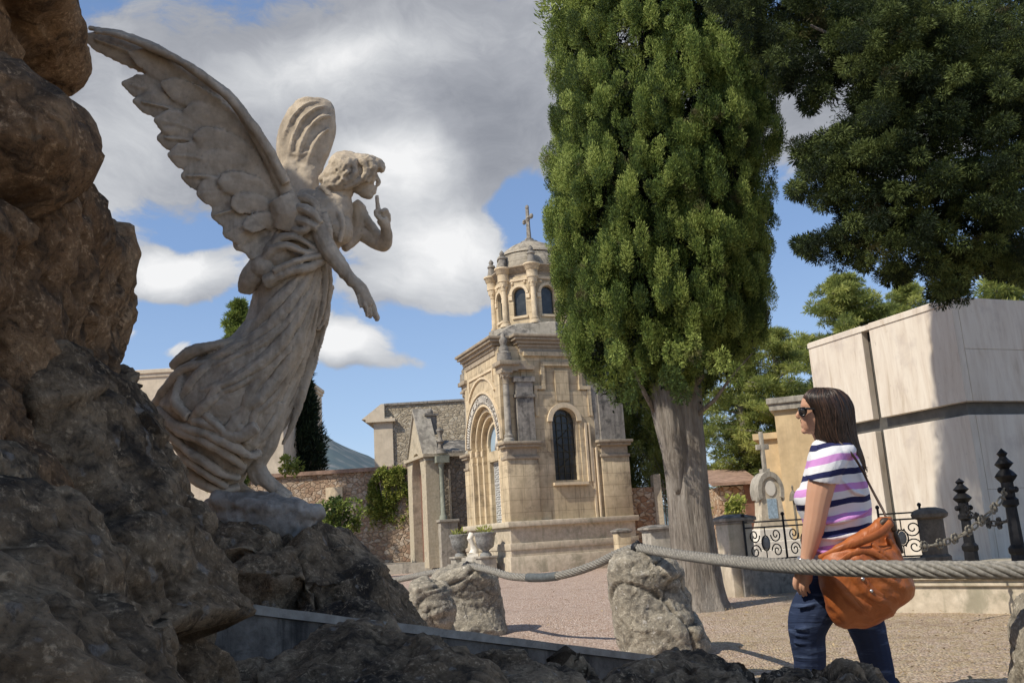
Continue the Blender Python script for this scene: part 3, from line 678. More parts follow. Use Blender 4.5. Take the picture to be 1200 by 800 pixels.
        for nm_,fs_ in (('arch_moulding',lambda z:archivolt(z,'y',0,7.95,.22,.30,-.16,-.121)),('impost',lambda z:z.box(-.34,-.22,-.16,-.121,7.8,7.93)),('impost',lambda z:z.box(.22,.34,-.16,-.121,7.8,7.93)),('frieze_band',lambda z:z.box(-.3,.3,-.15,-.121,8.36,8.44)),('rosette',lambda z:z.ball((-.2,-.13,8.3),.05,6,4)),('rosette',lambda z:z.ball((.2,-.13,8.3),.05,6,4)),('sill',lambda z:z.box(-.25,.25,-.17,-.121,7.22,7.28))):
            z_=MB(); fs_(z_); tr=MB(); tr.add([mx@Vector(v) for v in z_.v],z_.f); tr.build(nm_,'ochre_trim',root)
        q=MB(); window_fill(q,'y',0,.2,7.95,7.3,-.02); wq=MB(); wq.add([mx@Vector(v) for v in q.v],q.f); wq.build('window','dark_glass',root)
    wl.build('lantern_wall','ochre',root)
    for k in range(8):
        a=R(22.5+45*k); x=lc.x+(RL+.04)*math.cos(a); y=lc.y+(RL+.04)*math.sin(a)
        m=MB(); m.lathe([(.001,7.0),(.16,7.0),(.16,7.08),(.11,7.12),(.12,7.16),(.085,7.2),(.075,8.12),(.001,8.12)],(x,y,0),12); m.build('column','ochre_trim',root,auto=40)
        m=MB(); m.lathe([(.001,8.12),(.09,8.12),(.10,8.2),(.15,8.32),(.15,8.38),(.001,8.38)],(x,y,0),10)
        for b in range(6): m.ball((x+.11*math.cos(b*PI/3),y+.11*math.sin(b*PI/3),8.25),.035,6,4)
        m.build('capital','ochre_trim',root,auto=40)
        m=MB(); m.lathe([(.001,8.38),(.17,8.38),(.17,8.6),(.20,8.63),(.22,8.72),(.26,8.76),(.26,8.80),(.001,8.80)],(x,y,0),14); m.build('entablature_block','ochre_trim',root,auto=40)
        m=MB(); m.lathe([(.001,8.8),(.13,8.8),(.14,8.86),(.11,9.0),(.10,9.08),(.13,9.11),(.11,9.17),(.05,9.2),(.08,9.27),(.05,9.33),(.001,9.38)],(x,y,0),12); m.build('finial','grey_weathered',root,auto=50)
    rr=R(22.5)
    def oct(prof):
        return [[(lc.x+r*math.cos(rr+2*PI*j/8),lc.y+r*math.sin(rr+2*PI*j/8),z) for j in range(8)] for r,z in prof]
    m=MB(); m.loft(oct([(.01,8.45),(1.14,8.45),(1.15,8.6),(1.2,8.64),(1.28,8.74),(1.33,8.77),(1.33,8.81),(.01,8.84)])); m.build('lantern_cornice','dark_trim',root)
    dm=[(1.12*math.cos(R(q_)),8.82+1.02*math.sin(R(q_))) for q_ in range(0,88,6)]
    m=MB(); m.lathe([(.001,8.8),(1.14,8.8)]+dm+[(.001,9.85)],lc,36); m.lathe([(.001,9.3),(1.04,9.3),(1.03,9.36),(.001,9.37)],lc,36); m.build('dome','dome_stone',root,auto=35)
    m=MB(); m.lathe([(.001,9.78),(.30,9.78),(.28,9.86),(.16,9.90),(.13,9.97),(.001,9.98)],lc,12)
    x,y=lc.x,lc.y
    m.tube([(x,y,9.9),(x,y,10.4),(x,y,10.98)],[.085,.065,.06],4); m.tube([(x,y-.26,10.62),(x,y+.26,10.62)],.06,4)
    for (dy,dz) in((-.29,10.62),(.29,10.62),(0,11.0)): m.ball((x,y+dy,dz),(.06,.085,.085),8,6)
    m.ball((x,y,10.62),(.07,.11,.11),8,6); m.build('cross','grey_weathered',root,auto=40)
    # steps before the door
    m=MB(); m.box(-1.3,-.12,.75,2.85,-.2,.16,.01); m.box(-.95,-.12,.85,2.75,.16,.32,.01); m.box(-.6,-.12,.95,2.65,.32,.48,.01); m.build('steps','grey_stone',root)
chapel()
def cl(x,y,z=0): return CO+Matrix.Rotation(R(22),3,'Z')@Vector((x,y,z))
# chapel z-rotation check: local x must point right-away
def urn_planter(px,lab,x,y):
    r=empty('urn_planter',cl(x,y),R(22),lab,'urn','stone urns before the chapel door')
    m=MB(); m.box(-.22,.22,-.22,.22,0,.46,.01); m.box(-.26,.26,-.26,.26,.46,.52,.01); m.build('pedestal','grey_stone',r,auto=30)
    m=MB(); m.lathe([(.001,.52),(.16,.52),(.15,.58),(.08,.63),(.10,.67),(.22,.75),(.26,.95),(.27,1.04),(.30,1.08),(.30,1.13),(.25,1.14),(.22,1.06),(.001,1.05)],n=20); m.build('urn','urn_stone',r,auto=45)
    v,tt=sprigs([(0,0,1.16,.18,.18,.10)],90,.13,.03,up=.8,seed=int(px)); npmesh('plant',v,4,'ivy_leaf',r,tt)
urn_planter(570,'grey stone urn planter nearer the chapel corner',-.55,.55)
urn_planter(541,'grey stone urn planter farther left of the chapel door',-.55,2.75)
def scroll_piece():
    m=MB(); p=cl(-.5,1.75); 
    m.box(-.15,.15,-.15,.15,.5,.58); m.tube([(0,0,.55),(.05,.06,.7),(.0,.0,.85),(-.06,-.05,1.0),(0,0,1.12)],[.14,.12,.07,.09,.10],10); m.box(-.2,.2,-.2,.2,-.1,.5)
    o=m.build('stone_baluster','white_stone',auto=40); o.location=p; tag(o,'white curved stone baluster between the two urn planters','baluster')
scroll_piece()
# ------------------------------------------------ gothic mausoleum left of the chapel
def gothic():
    o=PZ(503,658,.35); r=empty('gothic_mausoleum',o,R(22),'small gothic mausoleum with pointed gable and rubble side wall','mausoleum')
    w=MB(); w.box(.45,2.6,.0,2.3,-.5,3.55); w.build('side_wall','rubble_dark',r)
    # gabled front with pointed opening
    hw=1.15; cc_=1.15; zs=2.5
    n=10; pts=[]

    for i in range(n+1):
        a=math.acos(1-.62/rad*1)*(i/n) if False else 0
    # lancet curve

    def lanc(h,top):
        L1=[(cc_-h*math.cos(u*PI/2)**.75 if u<1 else cc_,zs+top*math.sin(u*PI/2)) for u in [i/8 for i in range(9)]]
        return L1+[(2*cc_-a,b) for a,b in L1[:-1][::-1]]
    f=MB(); poly=[(0,-.2),(cc_-.6,-.2),(cc_-.6,zs)]+lanc(.6,1.15)+[(cc_+.6,zs),(cc_+.6,-.2),(2*hw,-.2),(2*hw,3.3),(cc_,5.15),(0,3.3)]
    f.prism(poly,'x',.0,.45); f.build('gable_wall','pale_trim',r)
    d=MB(); d.box(.3,.34,cc_-.6,cc_+.6,-.2,3.7); d.build('door','gate_wood',r)
    m=MB(); m.loft([[(-.06,-.06,3.3),(-.06,cc_,5.22),(-.06,2*hw+.06,3.3),(-.06,cc_,5.05)][k_:] + [(-.06,-.06,3.3),(-.06,cc_,5.22),(-.06,2*hw+.06,3.3),(-.06,cc_,5.05)][:k_] for k_ in (0,)]*1+[[(.52,-.06,3.3),(.52,cc_,5.22),(.52,2*hw+.06,3.3),(.52,cc_,5.05)]]); m.build('gable_coping','grey_stone',r)
    m=MB(); m.prism([(-.05,3.6),(cc_,4.1),(2*hw+.05,3.6),(2*hw+.05,3.5),(-.05,3.5)],'x',.52,2.7); m.build('roof','grey_weathered',r)
    m=MB(); m.box(-.1,2.8,-.12,2*hw+.12,3.42,3.52); m.build('cornice','pale_trim',r)
    m=MB(); m.box(.35,.95,-.28,.02,-.3,1.25,.01); m.box(.30,1.0,-.33,.02,1.25,1.33,.01); m.build('buttress','grey_stone',r)
    m=MB(); m.lathe([(.001,1.33),(.14,1.33),(.12,1.45),(.085,1.5),(.075,3.0),(.13,3.2),(.001,3.2)],(.5,-.16,0),12); m.box(.3,.75,-.3,.0,3.2,3.42); m.build('column','column_green',r,auto=40)
    m=MB(); m.box(.78,.84,-.05,.01,1.33,3.0); m.build('moulding','pale_trim',r)
    m=MB(); m.lathe([(.001,3.52),(.22,3.52),(.2,3.62),(.09,3.7),(.08,3.85),(.15,3.92),(.07,4.0),(.06,4.15),(.14,4.3),(.10,4.36),(.001,4.42)],(.55,.0,0),10); m.build('finial','grey_weathered',r,auto=40)
    m=MB(); m.box(.35,.75,cc_-.2,cc_+.2,4.3,4.95); m.box(.3,.8,cc_-.26,cc_+.26,4.95,5.03); m.ball((.55,cc_,5.1),.14,8,6); m.build('pinnacle','grey_weathered',r)
stone('pale_trim',(.50,.43,.31),(.60,.53,.41),(.20,.18,.14),.5,3,.006,None,.6,False,.3,None,30)
stone('column_green',(.25,.27,.22),(.36,.37,.30),(.12,.12,.1),.5,3,.005,None,.6,False,.3,None,30)
gothic()
def box_building(name,px0,px1,Y,ztop,dep,rz,mat,label,cat='building',corn=None,z0=-.5,extra=None):
    a=PYY(px0,640,Y); b=PYY(px1,640,Y); wid=(b-a).x
    r=empty(name,(a.x,Y,0),rz,label,cat); MB().box(0,wid,0,dep,z0,ztop,.01).build('wall',mat,r)
    if corn: 
        m=MB(); m.box(-corn,wid+corn,-corn,dep+corn,ztop,ztop+.18,.02); m.box(-corn*.5,wid+corn*.5,-corn*.5,dep+corn*.5,ztop-.15,ztop-.001); m.build('cornice','pale_wall' if mat=='pale_wall' else 'grey_stone',r)
    if extra: extra(r,wid)
    return r
# rubble stone house behind the wall
def ex(r,wid):
    m=MB(); m.box(-.55,.35,-.12,-.001,-.5,7.0); m.box(-.55,-.001,.0,6,-.5,6.9); m.build('quoin_wall','pale_wall',r)
    m=MB(); m.box(-.9,.5,-.3,6.2,6.75,6.9); m.prism([(-1.1,6.9),(.0,6.9),(.0,7.6),(-.15,7.6)],'y',-.3,6.2); m.build('cornice','pale_wall',r)
    m=MB(); m.box(-.02,wid,-.08,4,7.55,7.65); m.build('coping','grey_weathered',r)
box_building('stone_house',456,560,44,7.55,6,0,'rubble_grey','rubble stone house with pale corner rising behind the cemetery wall','house',extra=ex)
def ex2(r,wid):
    m=MB(); m.prism([(-.4,4.3),(wid+.2,5.5),(wid+.2,5.3),(-.4,4.05)],'y',-.3,5); m.build('roof','roof_tile',r)
box_building('farm_house',392,434,56,4.4,6,0,'pale_wall','low pale house with sloping tiled roof left of the stone house','house',extra=ex2)
box_building('farm_shed',340,436,54,4.9,3,0,'rubble_grey','low long rubble shed roof line behind the cemetery wall','shed')
# cream building behind the angel, steeple far left
def ex3(r,wid):
    m=MB(); m.box(-.2,wid+.15,-.12,-.001,7.55,7.75); m.build('band','roof_tile',r)
    m=MB(); m.box(wid+.001,wid+.7,-.2,.5,8.0,8.15); m.build('ledge','pale_wall',r)
box_building('cream_building',60,333,40,9.0,8,0,'pale_wall','tall flat roofed cream building behind the angel statue','building',corn=.12,extra=ex3)
def steeple():
    b=PYY(58,640,24); r=empty('steeple',(b.x,24,0),0,'tan stone steeple tip glimpsed between the two upper left rocks','steeple')
    zt=12.1; 
    MB().box(-.45,.45,-.45,.45,-.2,9.6).build('tower','ochre_wall',r)
    MB().loft([[(-.6,-.6,9.6),(.6,-.6,9.6),(.6,.6,9.6),(-.6,.6,9.6)],[(-.02,-.02,zt),(.02,-.02,zt),(.02,.02,zt),(-.02,.02,zt)]]).build('spire','ochre_wall',r)
steeple()
# cemetery wall with coping and doorway
def cwall():
    a=PYY(250,640,35); b=PYY(545,640,34.5); r=empty('cemetery_wall',(a.x,35,0),math.atan2(-.5,(b-a).x),'pinkish rubble cemetery wall with tiled coping left of the gothic mausoleum','wall')
    wid=(b-a).x; dx0=PYY(366,640,35).x-a.x; dx1=PYY(408,640,35).x-a.x
    m=MB(); m.box(0,dx0,0,.6,-.5,3.7); m.box(dx1,wid,0,.6,-.5,3.7); m.box(dx0,dx1,0,.6,2.3,3.7); m.build('masonry','rubble_pink',r)
    m=MB(); m.box(-.1,wid,-.12,.72,3.7,3.84); m.build('coping','roof_tile',r)
    m=MB(); m.box(dx0-.3,dx1+.4,-.06,-.001,2.3,2.55); m.box(dx0+.6,dx1-.1,-.08,-.001,2.75,3.2); m.box(dx1,dx1+.3,-.05,-.001,-.3,2.3); m.build('door_surround','ochre_trim',r)
    MB().box(dx0,dx1,.3,.4,-.3,2.3).build('doorway','dark_void',r)
    k=MB(); k.box(0,wid+1.2,-2.9,-.01,-.3,.33); k.build('kerb_terrace','grey_stone',r); 
cwall()
def kerb():
    a=PZ(440,669,0); b=PZ(548,668,0)
    m=MB(); m.box(0,(b-a).length,0,.35,-.1,.34,.02); o=m.build('stone_kerb','grey_stone'); o.location=a; o.rotation_euler[2]=math.atan2(b.y-a.y,b.x-a.x); tag(o,'low stone kerb in front of the ivy and the gothic mausoleum','kerb')
kerb()
def pot():
    p=PZ(467,657,.34); m=MB(); m.lathe([(.001,0),(.18,0),(.12,.1),(.12,.2),(.25,.35),(.28,.42),(.001,.43)]); o=m.build('garden_pot','iron',auto=40); o.location=p; tag(o,'small dark pot standing on the kerb before the ivy','pot')
pot()
# low walls right of the chapel
def rwall():
    a=PYY(738,620,27); b=PYY(770,620,27); r=empty('rubble_wall',(a.x,27,0),0,'reddish rubble wall with an iron gate between chapel and cypress','wall')
    w0=(b-a).x; zt=2.15
    MB().box(-.3,w0,0,.5,-.3,zt).build('masonry','rubble_red',r)
    g=PYY(782,620,27).x-a.x; e=PYY(905,620,27).x-a.x
    m=MB(); m.box(w0,w0+.22,-.1,.5,-.3,zt+.35,.01); m.box(g+.55,g+.77,-.1,.5,-.3,zt+.35,.01); m.build('gate_post','pale_trim',r)
    m=MB()
    for i in range(7): m.tube([(w0+.22+.1*i,.2,0),(w0+.22+.1*i,.2,zt+.2)],.018,5)
    m.box(w0+.2,g+.6,.18,.22,.3,.36); m.box(w0+.2,g+.6,.18,.22,zt-.1,zt-.04); m.build('gate','rust_iron',r)
    MB().box(g+.8,e,0,.5,-.3,zt-.2).build('masonry','rubble_red',r)
rwall()
def rhouse():
    a=PYY(846,620,24.6); b=PYY(889,620,24.6); w0=(b-a).x
    r=empty('tile_roofed_outbuilding',(a.x,24.6,0),0,'low rubble outbuilding with brown tiled roof behind the stone post','outbuilding')
    MB().box(0,w0,0,2,-.3,1.93).build('wall','rubble_red',r)
    m=MB(); m.loft([[(-.2,-.3,1.95),(w0+.1,-.3,1.95),(w0+.1,1.5,2.4),(-.2,1.5,2.4)],[(-.2,-.3,2.03),(w0+.1,-.3,2.03),(w0+.1,1.5,2.48),(-.2,1.5,2.48)]]); m.build('roof','roof_tile',r)
    MB().box(w0-.28,w0-.05,-.04,-.001,-.1,1.95).build('door','gate_wood',r)
rhouse()
def ochre_house():
    a=PYY(905,610,22.5); r=empty('ochre_house',(a.x+.35,22.5,0),-R(20),'plain ochre walled house with stone cornice behind the woman','house')
    MB().box(0,7,0,6,-.3,3.75).build('wall','ochre_wall',r)
    m=MB(); m.box(-.15,7.1,-.15,6.1,3.75,3.9,.02); m.box(-.1,7.1,-.1,6.1,3.6,3.748); m.build('cornice','grey_stone',r)
    m=MB(); m.box(-.45,-.001,.3,4,-.3,2.95); m.box(-.6,-.001,.2,4,2.95,3.1); m.build('side_wing','ochre_wall',r)
ochre_house()
# ------------------------------------------------ the marble angel, modelled in 1/240 m steps on its own plane
AD=4.6; AS=AD/F
def A(x,y,z=0): return P(x,y,AD-z*AS)
def AT(mb,pts,n=10,flat=None,sub=3):
    """pts rows (x,y,z,r) -> smooth tube (Catmull-Rom)"""
    return mb.tube(*crv(A,AS,pts,sub),n,flat)
def crv(fn,sc,pts,sub=3):
    q=[]; m=len(pts)
    for i in range(m-1):
        p0=pts[max(i-1,0)];p1=pts[i];p2=pts[i+1];p3=pts[min(i+2,m-1)]
        for k in range(sub):
            u=k/sub; q.append([.5*((2*b)+(-a+c_)*u+(2*a-5*b+4*c_-d)*u*u+(-a+3*b-3*c_+d)*u**3) for a,b,c_,d in zip(p0,p1,p2,p3)])
    q.append(list(pts[-1]))
    return [fn(a,b,c_) for a,b,c_,_ in q],[max(r,.3)*sc for *_,r in q]
def AB(mb,x,y,z,rx,ry,rz,ang=0,seg=16,rg=10):
    rt=Matrix((RT,UP,-FW)).transposed()@Matrix.Rotation(R(ang),3,'Z'); mb.ball(A(x,y,z),(rx*AS,ry*AS,rz*AS),seg,rg,rt)
SK=[(300,322,388,30),(312,312,387,34),(330,300,385,38),(350,297,382,40),(375,289,372,42),(395,270,364,46),(408,240,358,50),(425,214,352,54),(447,197,342,56),(475,183,334,58),(500,190,327,56),(520,203,321,52),(540,212,304,46),(558,222,285,38),(574,238,272,26)]
def zs(x,y,rows=SK):
    for a,b in zip(rows,rows[1:]):
        if a[0]<=y<=b[0]:
            u=(y-a[0])/(b[0]-a[0]); l,r,t=[a[i]+(b[i]-a[i])*u for i in (1,2,3)]
            k=(x-(l+r)/2)/((r-l)/2); return t*math.sqrt(max(0,1-k*k))
    return 0
def pl(fn,rows,n=36,sup=2.0):
    rings=[]
    for (y,l,r,t,*zc) in rows:
        z0=zc[0] if zc else 0; ring=[]
        for j in range(n):
            q=2*PI*j/n; cx=math.cos(q); sx=math.sin(q); e=2/sup
            ring.append(fn((l+r)/2+(r-l)/2*(abs(cx)**e*(1 if cx>=0 else -1)),y,z0+t*(abs(sx)**e*(1 if sx>=0 else -1))))
        rings.append(ring)
    return rings
def angel():
    base=A(320,600,0); root=empty('angel_statue',base,0,'weathered marble angel with raised wings and a finger at the lips on dark rock','statue')
    b=MB()
    b.loft(pl(A,SK))
    # torso
    b.loft(pl(A,[(222,352,402,18),(232,345,412,26),(245,341,414,30),(262,335,412,32),(280,325,406,31),(300,318,392,30),(318,312,388,30)]))
    # bust and back drapery
    AB(b,398,268,12,16,20,18,15); AB(b,352,262,14,18,26,22,-20); AB(b,330,300,14,26,22,26,20); AB(b,312,312,20,22,17,20,10)
    # lobe of cloth hanging at the back
    AT(b,[(318,300,22,12),(302,316,22,14),(292,330,20,12),(288,342,18,7)])
    # neck and head
    AT(b,[(384,246,4,20),(395,232,4,15),(404,220,4,12.5),(412,208,4,13)])
    AB(b,417,203,4,20,21,17,-20); AB(b,424,212,4,14,17,13,-10); AB(b,429,222,4,9,11,9,-30); AB(b,432,229,4,5.5,4.5,6)     # skull, face, jaw, chin
    AT(b,[(437,198,4,4),(440.5,207,4,3.2),(444.5,214,4,3),(441,217,4,2.6)],8)        # nose
    AT(b,[(438,220.5,4,3),(441.5,221,4,2.3)],8); AT(b,[(437,225.5,4,3),(440.5,225,4,2.3)],8)  # lips
    AB(b,436,199,11,4,3,4); AB(b,434,209,10,6,6,6)  # brow and cheek
    # near arm
    AT(b,[(366,250,26,12),(373,266,30,10.5),(381,285,33,10.5),(395,306,34,9.5),(406,320,34,8),(417,333,33,6.3),(422,340,32,7.2),(427,350,31,8),(431,358,30,7)],12)
    for (pts) in ([(424,346,35,3.4),(427,357,37,3.2),(429,365,36,2.9),(430,371,34,2.2)],[(427,348,32,3.4),(431,358,33,3.1),(433,366,32,2.7),(433,371,30,2.1)],[(431,350,29,3.3),(436,361,29,2.9),(440,369,29,2.5),(442.5,375,29,1.9)],[(433,349,27,3.1),(437,356,25,2.7),(439,363,25,2.3),(440,367,25,1.8)],[(420,346,36,3.1),(421,354,38,2.8),(423,361,38,2.2)]): AT(b,pts,8)
    # far arm raised with a finger at the lips
    AT(b,[(402,252,-24,15),(414,266,-26,12),(430,276,-28,10),(444,285,-26,9.5),(450,286,-20,9),(453,277,-12,7.5),(452,268,-6,6.5),(450,262,-3,7),(447,256,0,7)],12)
    AT(b,[(445,254,2,3.6),(443,245,4,3.2),(442,236,5,2.8),(441.5,229,5,2.1)],8)
    for dz,(x,y) in zip((0,-3,-6),((452,250),(454,254),(454,259))): AT(b,[(449,y+2,dz,3.2),(x+1,y-1,dz,3.1),(x-1,y-4,dz+3,2.8),(x-5,y-1,dz+5,2.3)],8)
    AT(b,[(447,258,3,3.4),(441,252,6,3),(440,246,6,2.4)],8)
    # far sleeve fall
    AT(b,[(412,240,-22,10),(420,252,-24,12),(418,270,-24,10),(410,284,-16,7),(403,292,-8,4)]); AT(b,[(420,244,-20,5),(428,256,-22,6),(437,268,-24,6),(446,280,-24,8)])
    # fold ridges of the skirt
    FR=[[(372,306),(345,350),(310,390),(262,415),(228,430)],[(374,312),(350,370),(312,420),(262,450),(214,462)],[(376,318),(356,380),(325,440),(285,480),(225,500)],[(378,325),(362,390),(340,450),(315,500),(290,532)],
        [(380,330),(368,385),(350,440),(334,490),(322,515)],[(365,310),(330,350),(302,380),(284,400)],[(352,330),(318,378),(280,404),(245,412)],[(330,420),(300,450),(285,490),(282,530)],[(250,425),(228,445),(205,480)],[(262,460),(236,480),(215,510)],[(300,470),(272,500),(262,545)],[(345,340),(330,372),(300,402)],[(366,345),(352,395),(336,430),(322,470)],[(276,432),(250,462),(232,492)]]
    g=random.Random(5)
    for f in FR:
        m=len(f); rr=g.uniform(5,8); AT(b,[(x,y,zs(x,y)-1.5,rr*math.sin(PI*(.12+.80*i/(m-1)))) for i,(x,y) in enumerate(f)],8,None,5)
    for f in FR[:8]:
        m=len(f); AT(b,[(x+9,y+5,zs(x+9,y+5)-.5,4.4*math.sin(PI*(.12+.80*i/(m-1)))) for i,(x,y) in enumerate(f)],6,None,5)
    # blown hem scrolls
    for f in ([(186,480,20,5),(205,498,42,5),(240,508,57,5.5),(272,522,56,5),(292,534,46,4.5),(304,530,36,4)],[(190,488,26,4),(212,506,48,5),(246,520,56,5),(272,536,50,5),(286,548,38,4)],[(196,500,30,5),(212,522,46,5),(238,540,50,5),(262,556,42,4.5),(280,560,28,4)],[(204,520,30,4),(222,540,44,5),(244,556,44,5),(266,570,32,4)],[(210,545,24,5),(232,564,34,6),(258,574,30,5),(280,570,20,4)],[(230,470,40,3),(246,490,56,5),(262,506,58,5),(270,520,52,3)],[(262,480,50,3),(280,500,54,5),(290,518,48,4)],[(205,430,20,6),(222,414,30,6.5),(250,405,34,6),(278,402,30,5)],[(183,474,6,6),(200,448,24,6),(222,430,36,6),(262,425,46,5)],
              [(300,500,52,6),(276,512,54,7),(250,500,56,6),(228,492,52,5)],[(214,440,30,5),(206,470,44,6),(222,488,52,6)]): AT(b,f,10)
    # waist sash, puffs and chest folds
    for f in ([(386,300,20,5),(366,312,38,5),(340,318,42,6),(312,330,36,7)],[(384,296,24,4),(360,296,38,4),(336,288,40,5),(318,296,36,6),(306,312,30,6)],[(388,298,20,4),(372,300,36,3.5),(346,306,44,4),(322,318,42,5)],[(380,302,30,4),(352,280,36,4),(330,278,34,5),(322,288,32,4)],
              [(345,236,20,5),(356,232,26,6),(368,238,28,5),(372,250,30,5)],[(342,245,26,5),(354,244,34,6),(366,250,38,6),(376,262,38,4)],[(338,250,22,5),(350,258,32,6),(362,262,38,6),(372,268,40,5)],[(336,262,22,4),(346,270,32,5),(358,270,38,5),(366,262,40,4)],
              [(392,235,18,4),(398,250,24,4),(402,266,28,3.5),(398,284,26,3)],[(380,250,30,4),(386,270,33,4),(388,290,30,3)],[(340,240,16,5),(326,256,20,5),(318,280,22,6),(306,298,22,6)],[(334,262,24,4),(322,284,28,4),(330,300,34,4)]): AT(b,f,8)
    # hanging ribbon loop
    AT(b,[(378,300,22,5),(381,325,20,3.5),(380,345,18,3),(376,366,16,3.2),(370,382,14,3.5)],8); AT(b,[(384,304,16,4),(386,328,10,3.4),(384.5,350,8,3),(383,366,8,3.2),(378,378,10,3.4),(370,385,12,3.4)],8)
    # legs and feet
    AT(b,[(318,470,14,20),(314,505,14,16),(306,530,14,12),(302,545,14,10),(308,558,14,9.5),(318,568,14,8.5),(330,576,14,7),(340,582,14,5)],12)
    AT(b,[(299,546,14,9),(300,556,14,9),(306,566,14,7)],10)
    for i in range(5): AT(b,[(330-i*1.5,575+i*.3,6+i*4.2,3.4),(339-i*1.8,580+i*.3,6+i*4.2,3.1),(343-i*2,583.5,6+i*4.2,2.3)],7)
    AT(b,[(290,520,-14,16),(282,550,-14,10),(276,566,-14,9),(286,576,-14,8),(296,580,-14,6)],10)
    def dz(p,n): return .0045*noise.fractal(p*9,1,2,4)+.0022*noise.fractal(p*34,.8,2.2,3)
    def dskirt(p,n):
        q=p-CP; w_=q.dot(FW); x=600+F*q.dot(RT)/w_; y=400-F*q.dot(UP)/w_
        k=max(0,min(1,(y-305)/30))*max(0,min(1,(565-y)/25))
        if y>545 and x>288: k=0
        th=math.atan2(x-408,y-215); rr_=math.hypot(x-408,y-215)
        v=Vector((th*9+.9*math.sin(rr_*.018),rr_*.005,n.y*.5))
        f=1-2*abs(noise.noise(v)); f2=1-2*abs(noise.noise(v*2.3+Vector((9,0,0))))
        return dz(p,n)+k*(.011*f+.003*f2-.005)
    body=remesh(b,'body','statue',.0048,root,1,dskirt)
    # hair : wavy locks
    h=MB(); AB(h,408,197,4,24,20,20,-18); AB(h,424,191,4,19,11,18,-8); AB(h,396,207,4,18,14,17,-30); AB(h,384,212,4,12,8,12,-30)
    g=random.Random(9)
    for i in range(44):
        a=g.uniform(-.2,1); z=4+22*math.sin(g.uniform(-1.5,1.5)); t0=g.uniform(-.6,.4)
        x0=424-26*math.cos(a*1.2)+g.uniform(-4,6); y0=182+g.uniform(0,10); sgn=1
        pts=[]; L_=g.uniform(26,50); x=x0;y=y0
        for k in range(5):
            u=k/4; xx=x0-8*u*L_/20-4*math.sin(u*7+i)*.8; yy=y0+L_*.62*u; zz=z+2*math.sin(u*9+i)
            r0=math.sqrt(max(.05,1-((zz-4)/23)**2)); pts.append((408+(xx-408)*r0*1.02,200+(yy-200)*(.6+.4*r0),zz,g.uniform(2.4,3.6)*(1-.5*u)))
        AT(h,pts,6)
    AB(h,441,194,4,9,8,13); AB(h,434,190,4,10,8,16)
    for f in ([(434,190,14,5),(442,193,11,4.5),(447,198,6,4),(446,202,3,3)],[(430,187,18,5),(438,191,15,4.5),(441,198,12,4)],[(440,188,0,5),(447,193,-2,4.5),(448,200,-4,3.5)],[(430,184,20,5),(438,196,20,4.5),(436,206,18,4),(430,213,17,3)],
              [(424,186,20,4.5),(430,200,21,4.5),(422,212,20,4),(408,218,18,4),(392,222,16,4),(378,226,14,3)],[(412,186,21,4),(416,204,22,4.5),(400,214,20,5),(384,218,17,5),(372,224,14,4)],[(400,190,20,4),(396,208,20,5),(380,214,16,5)],[(372,228,16,5),(366,234,20,5),(376,238,24,4)],[(380,222,18,4),(388,232,20,4),(384,242,22,3)]): AT(h,f,8)
    remesh(h,'hair','statue',.0055,root,1,lambda p,n:.004*noise.fractal(p*40,.8,2,3))
    # wings built from overlapping feathers
    def feather(mb,p0,pc,p1,w,th,z0,z1,n=14,wr=.55):
        rings=[]
        for i in range(n+1):
            u=i/n; x=(1-u)**2*p0[0]+2*u*(1-u)*pc[0]+u*u*p1[0]; y=(1-u)**2*p0[1]+2*u*(1-u)*pc[1]+u*u*p1[1]
            dx=2*(1-u)*(pc[0]-p0[0])+2*u*(p1[0]-pc[0]); dy=2*(1-u)*(pc[1]-p0[1])+2*u*(p1[1]-pc[1]); l=math.hypot(dx,dy); nx,ny=-dy/l,dx/l
            ww=w*(wr+(1-wr)*min(1,u*2))*(1 if u<.82 else math.sqrt(max(.02,1-((u-.82)/.18)**2))); z=z0+(z1-z0)*u
            rings.append([A(x+nx*ww*math.cos(2*PI*j/12),y+ny*ww*math.cos(2*PI*j/12),z+th*math.sin(2*PI*j/12)) for j in range(12)])
        mb.loft(rings)
    wg=MB(); Z0,Z1=20,46
    prim=[((338,226),(240,80),(96,42),17,40),((336,232),(250,110),(142,98),18,46),((336,238),(262,130),(155,118),17,50),((336,244),(265,150),(180,140),17,52),((336,248),(270,158),(184,162),19,50),((336,252),(275,180),(196,182),18,54),((334,256),(280,200),(212,207),19,54),
          ((334,260),(290,215),(230,228),18,52),((332,264),(290,235),(247,254),18,50),((330,268),(300,250),(262,276),18,46),((328,272),(305,262),(276,292),17,42),((328,276),(310,275),(292,303),16,38)]
    for i,(a,c_,e,wd,z1) in enumerate(prim): feather(wg,a,c_,e,wd,2.3,Z0,z1-6+2*(i%2))
    # second row of covert feathers
    for i,(a,c_,e,wd) in enumerate([((330,215),(250,95),(150,62),15),((330,222),(262,115),(188,98),15),((330,230),(272,135),(215,130),15),((330,238),(280,160),(226,160),15),((330,246),(290,185),(236,188),15),((328,254),(298,205),(255,215),14),((326,262),(305,230),(270,242),13),((326,270),(312,250),(286,268),12)]):
        feather(wg,a,c_,e,wd,1.6,Z0+5,44+(i%2)*2)
    # leading edge
    AT(wg,[(342,238,18,13),(324,202,30,8),(302,161,40,7),(274,119,46,6.2),(248,97,48,5.5),(207,70,48,5),(167,49,46,4.8),(132,38,44,4.2),(104,33,42,3)],12)
    AT(wg,[(335,215,34,6),(305,160,46,6),(262,108,52,5),(205,68,52,5),(140,42,50,4),(110,38,46,3)],8)
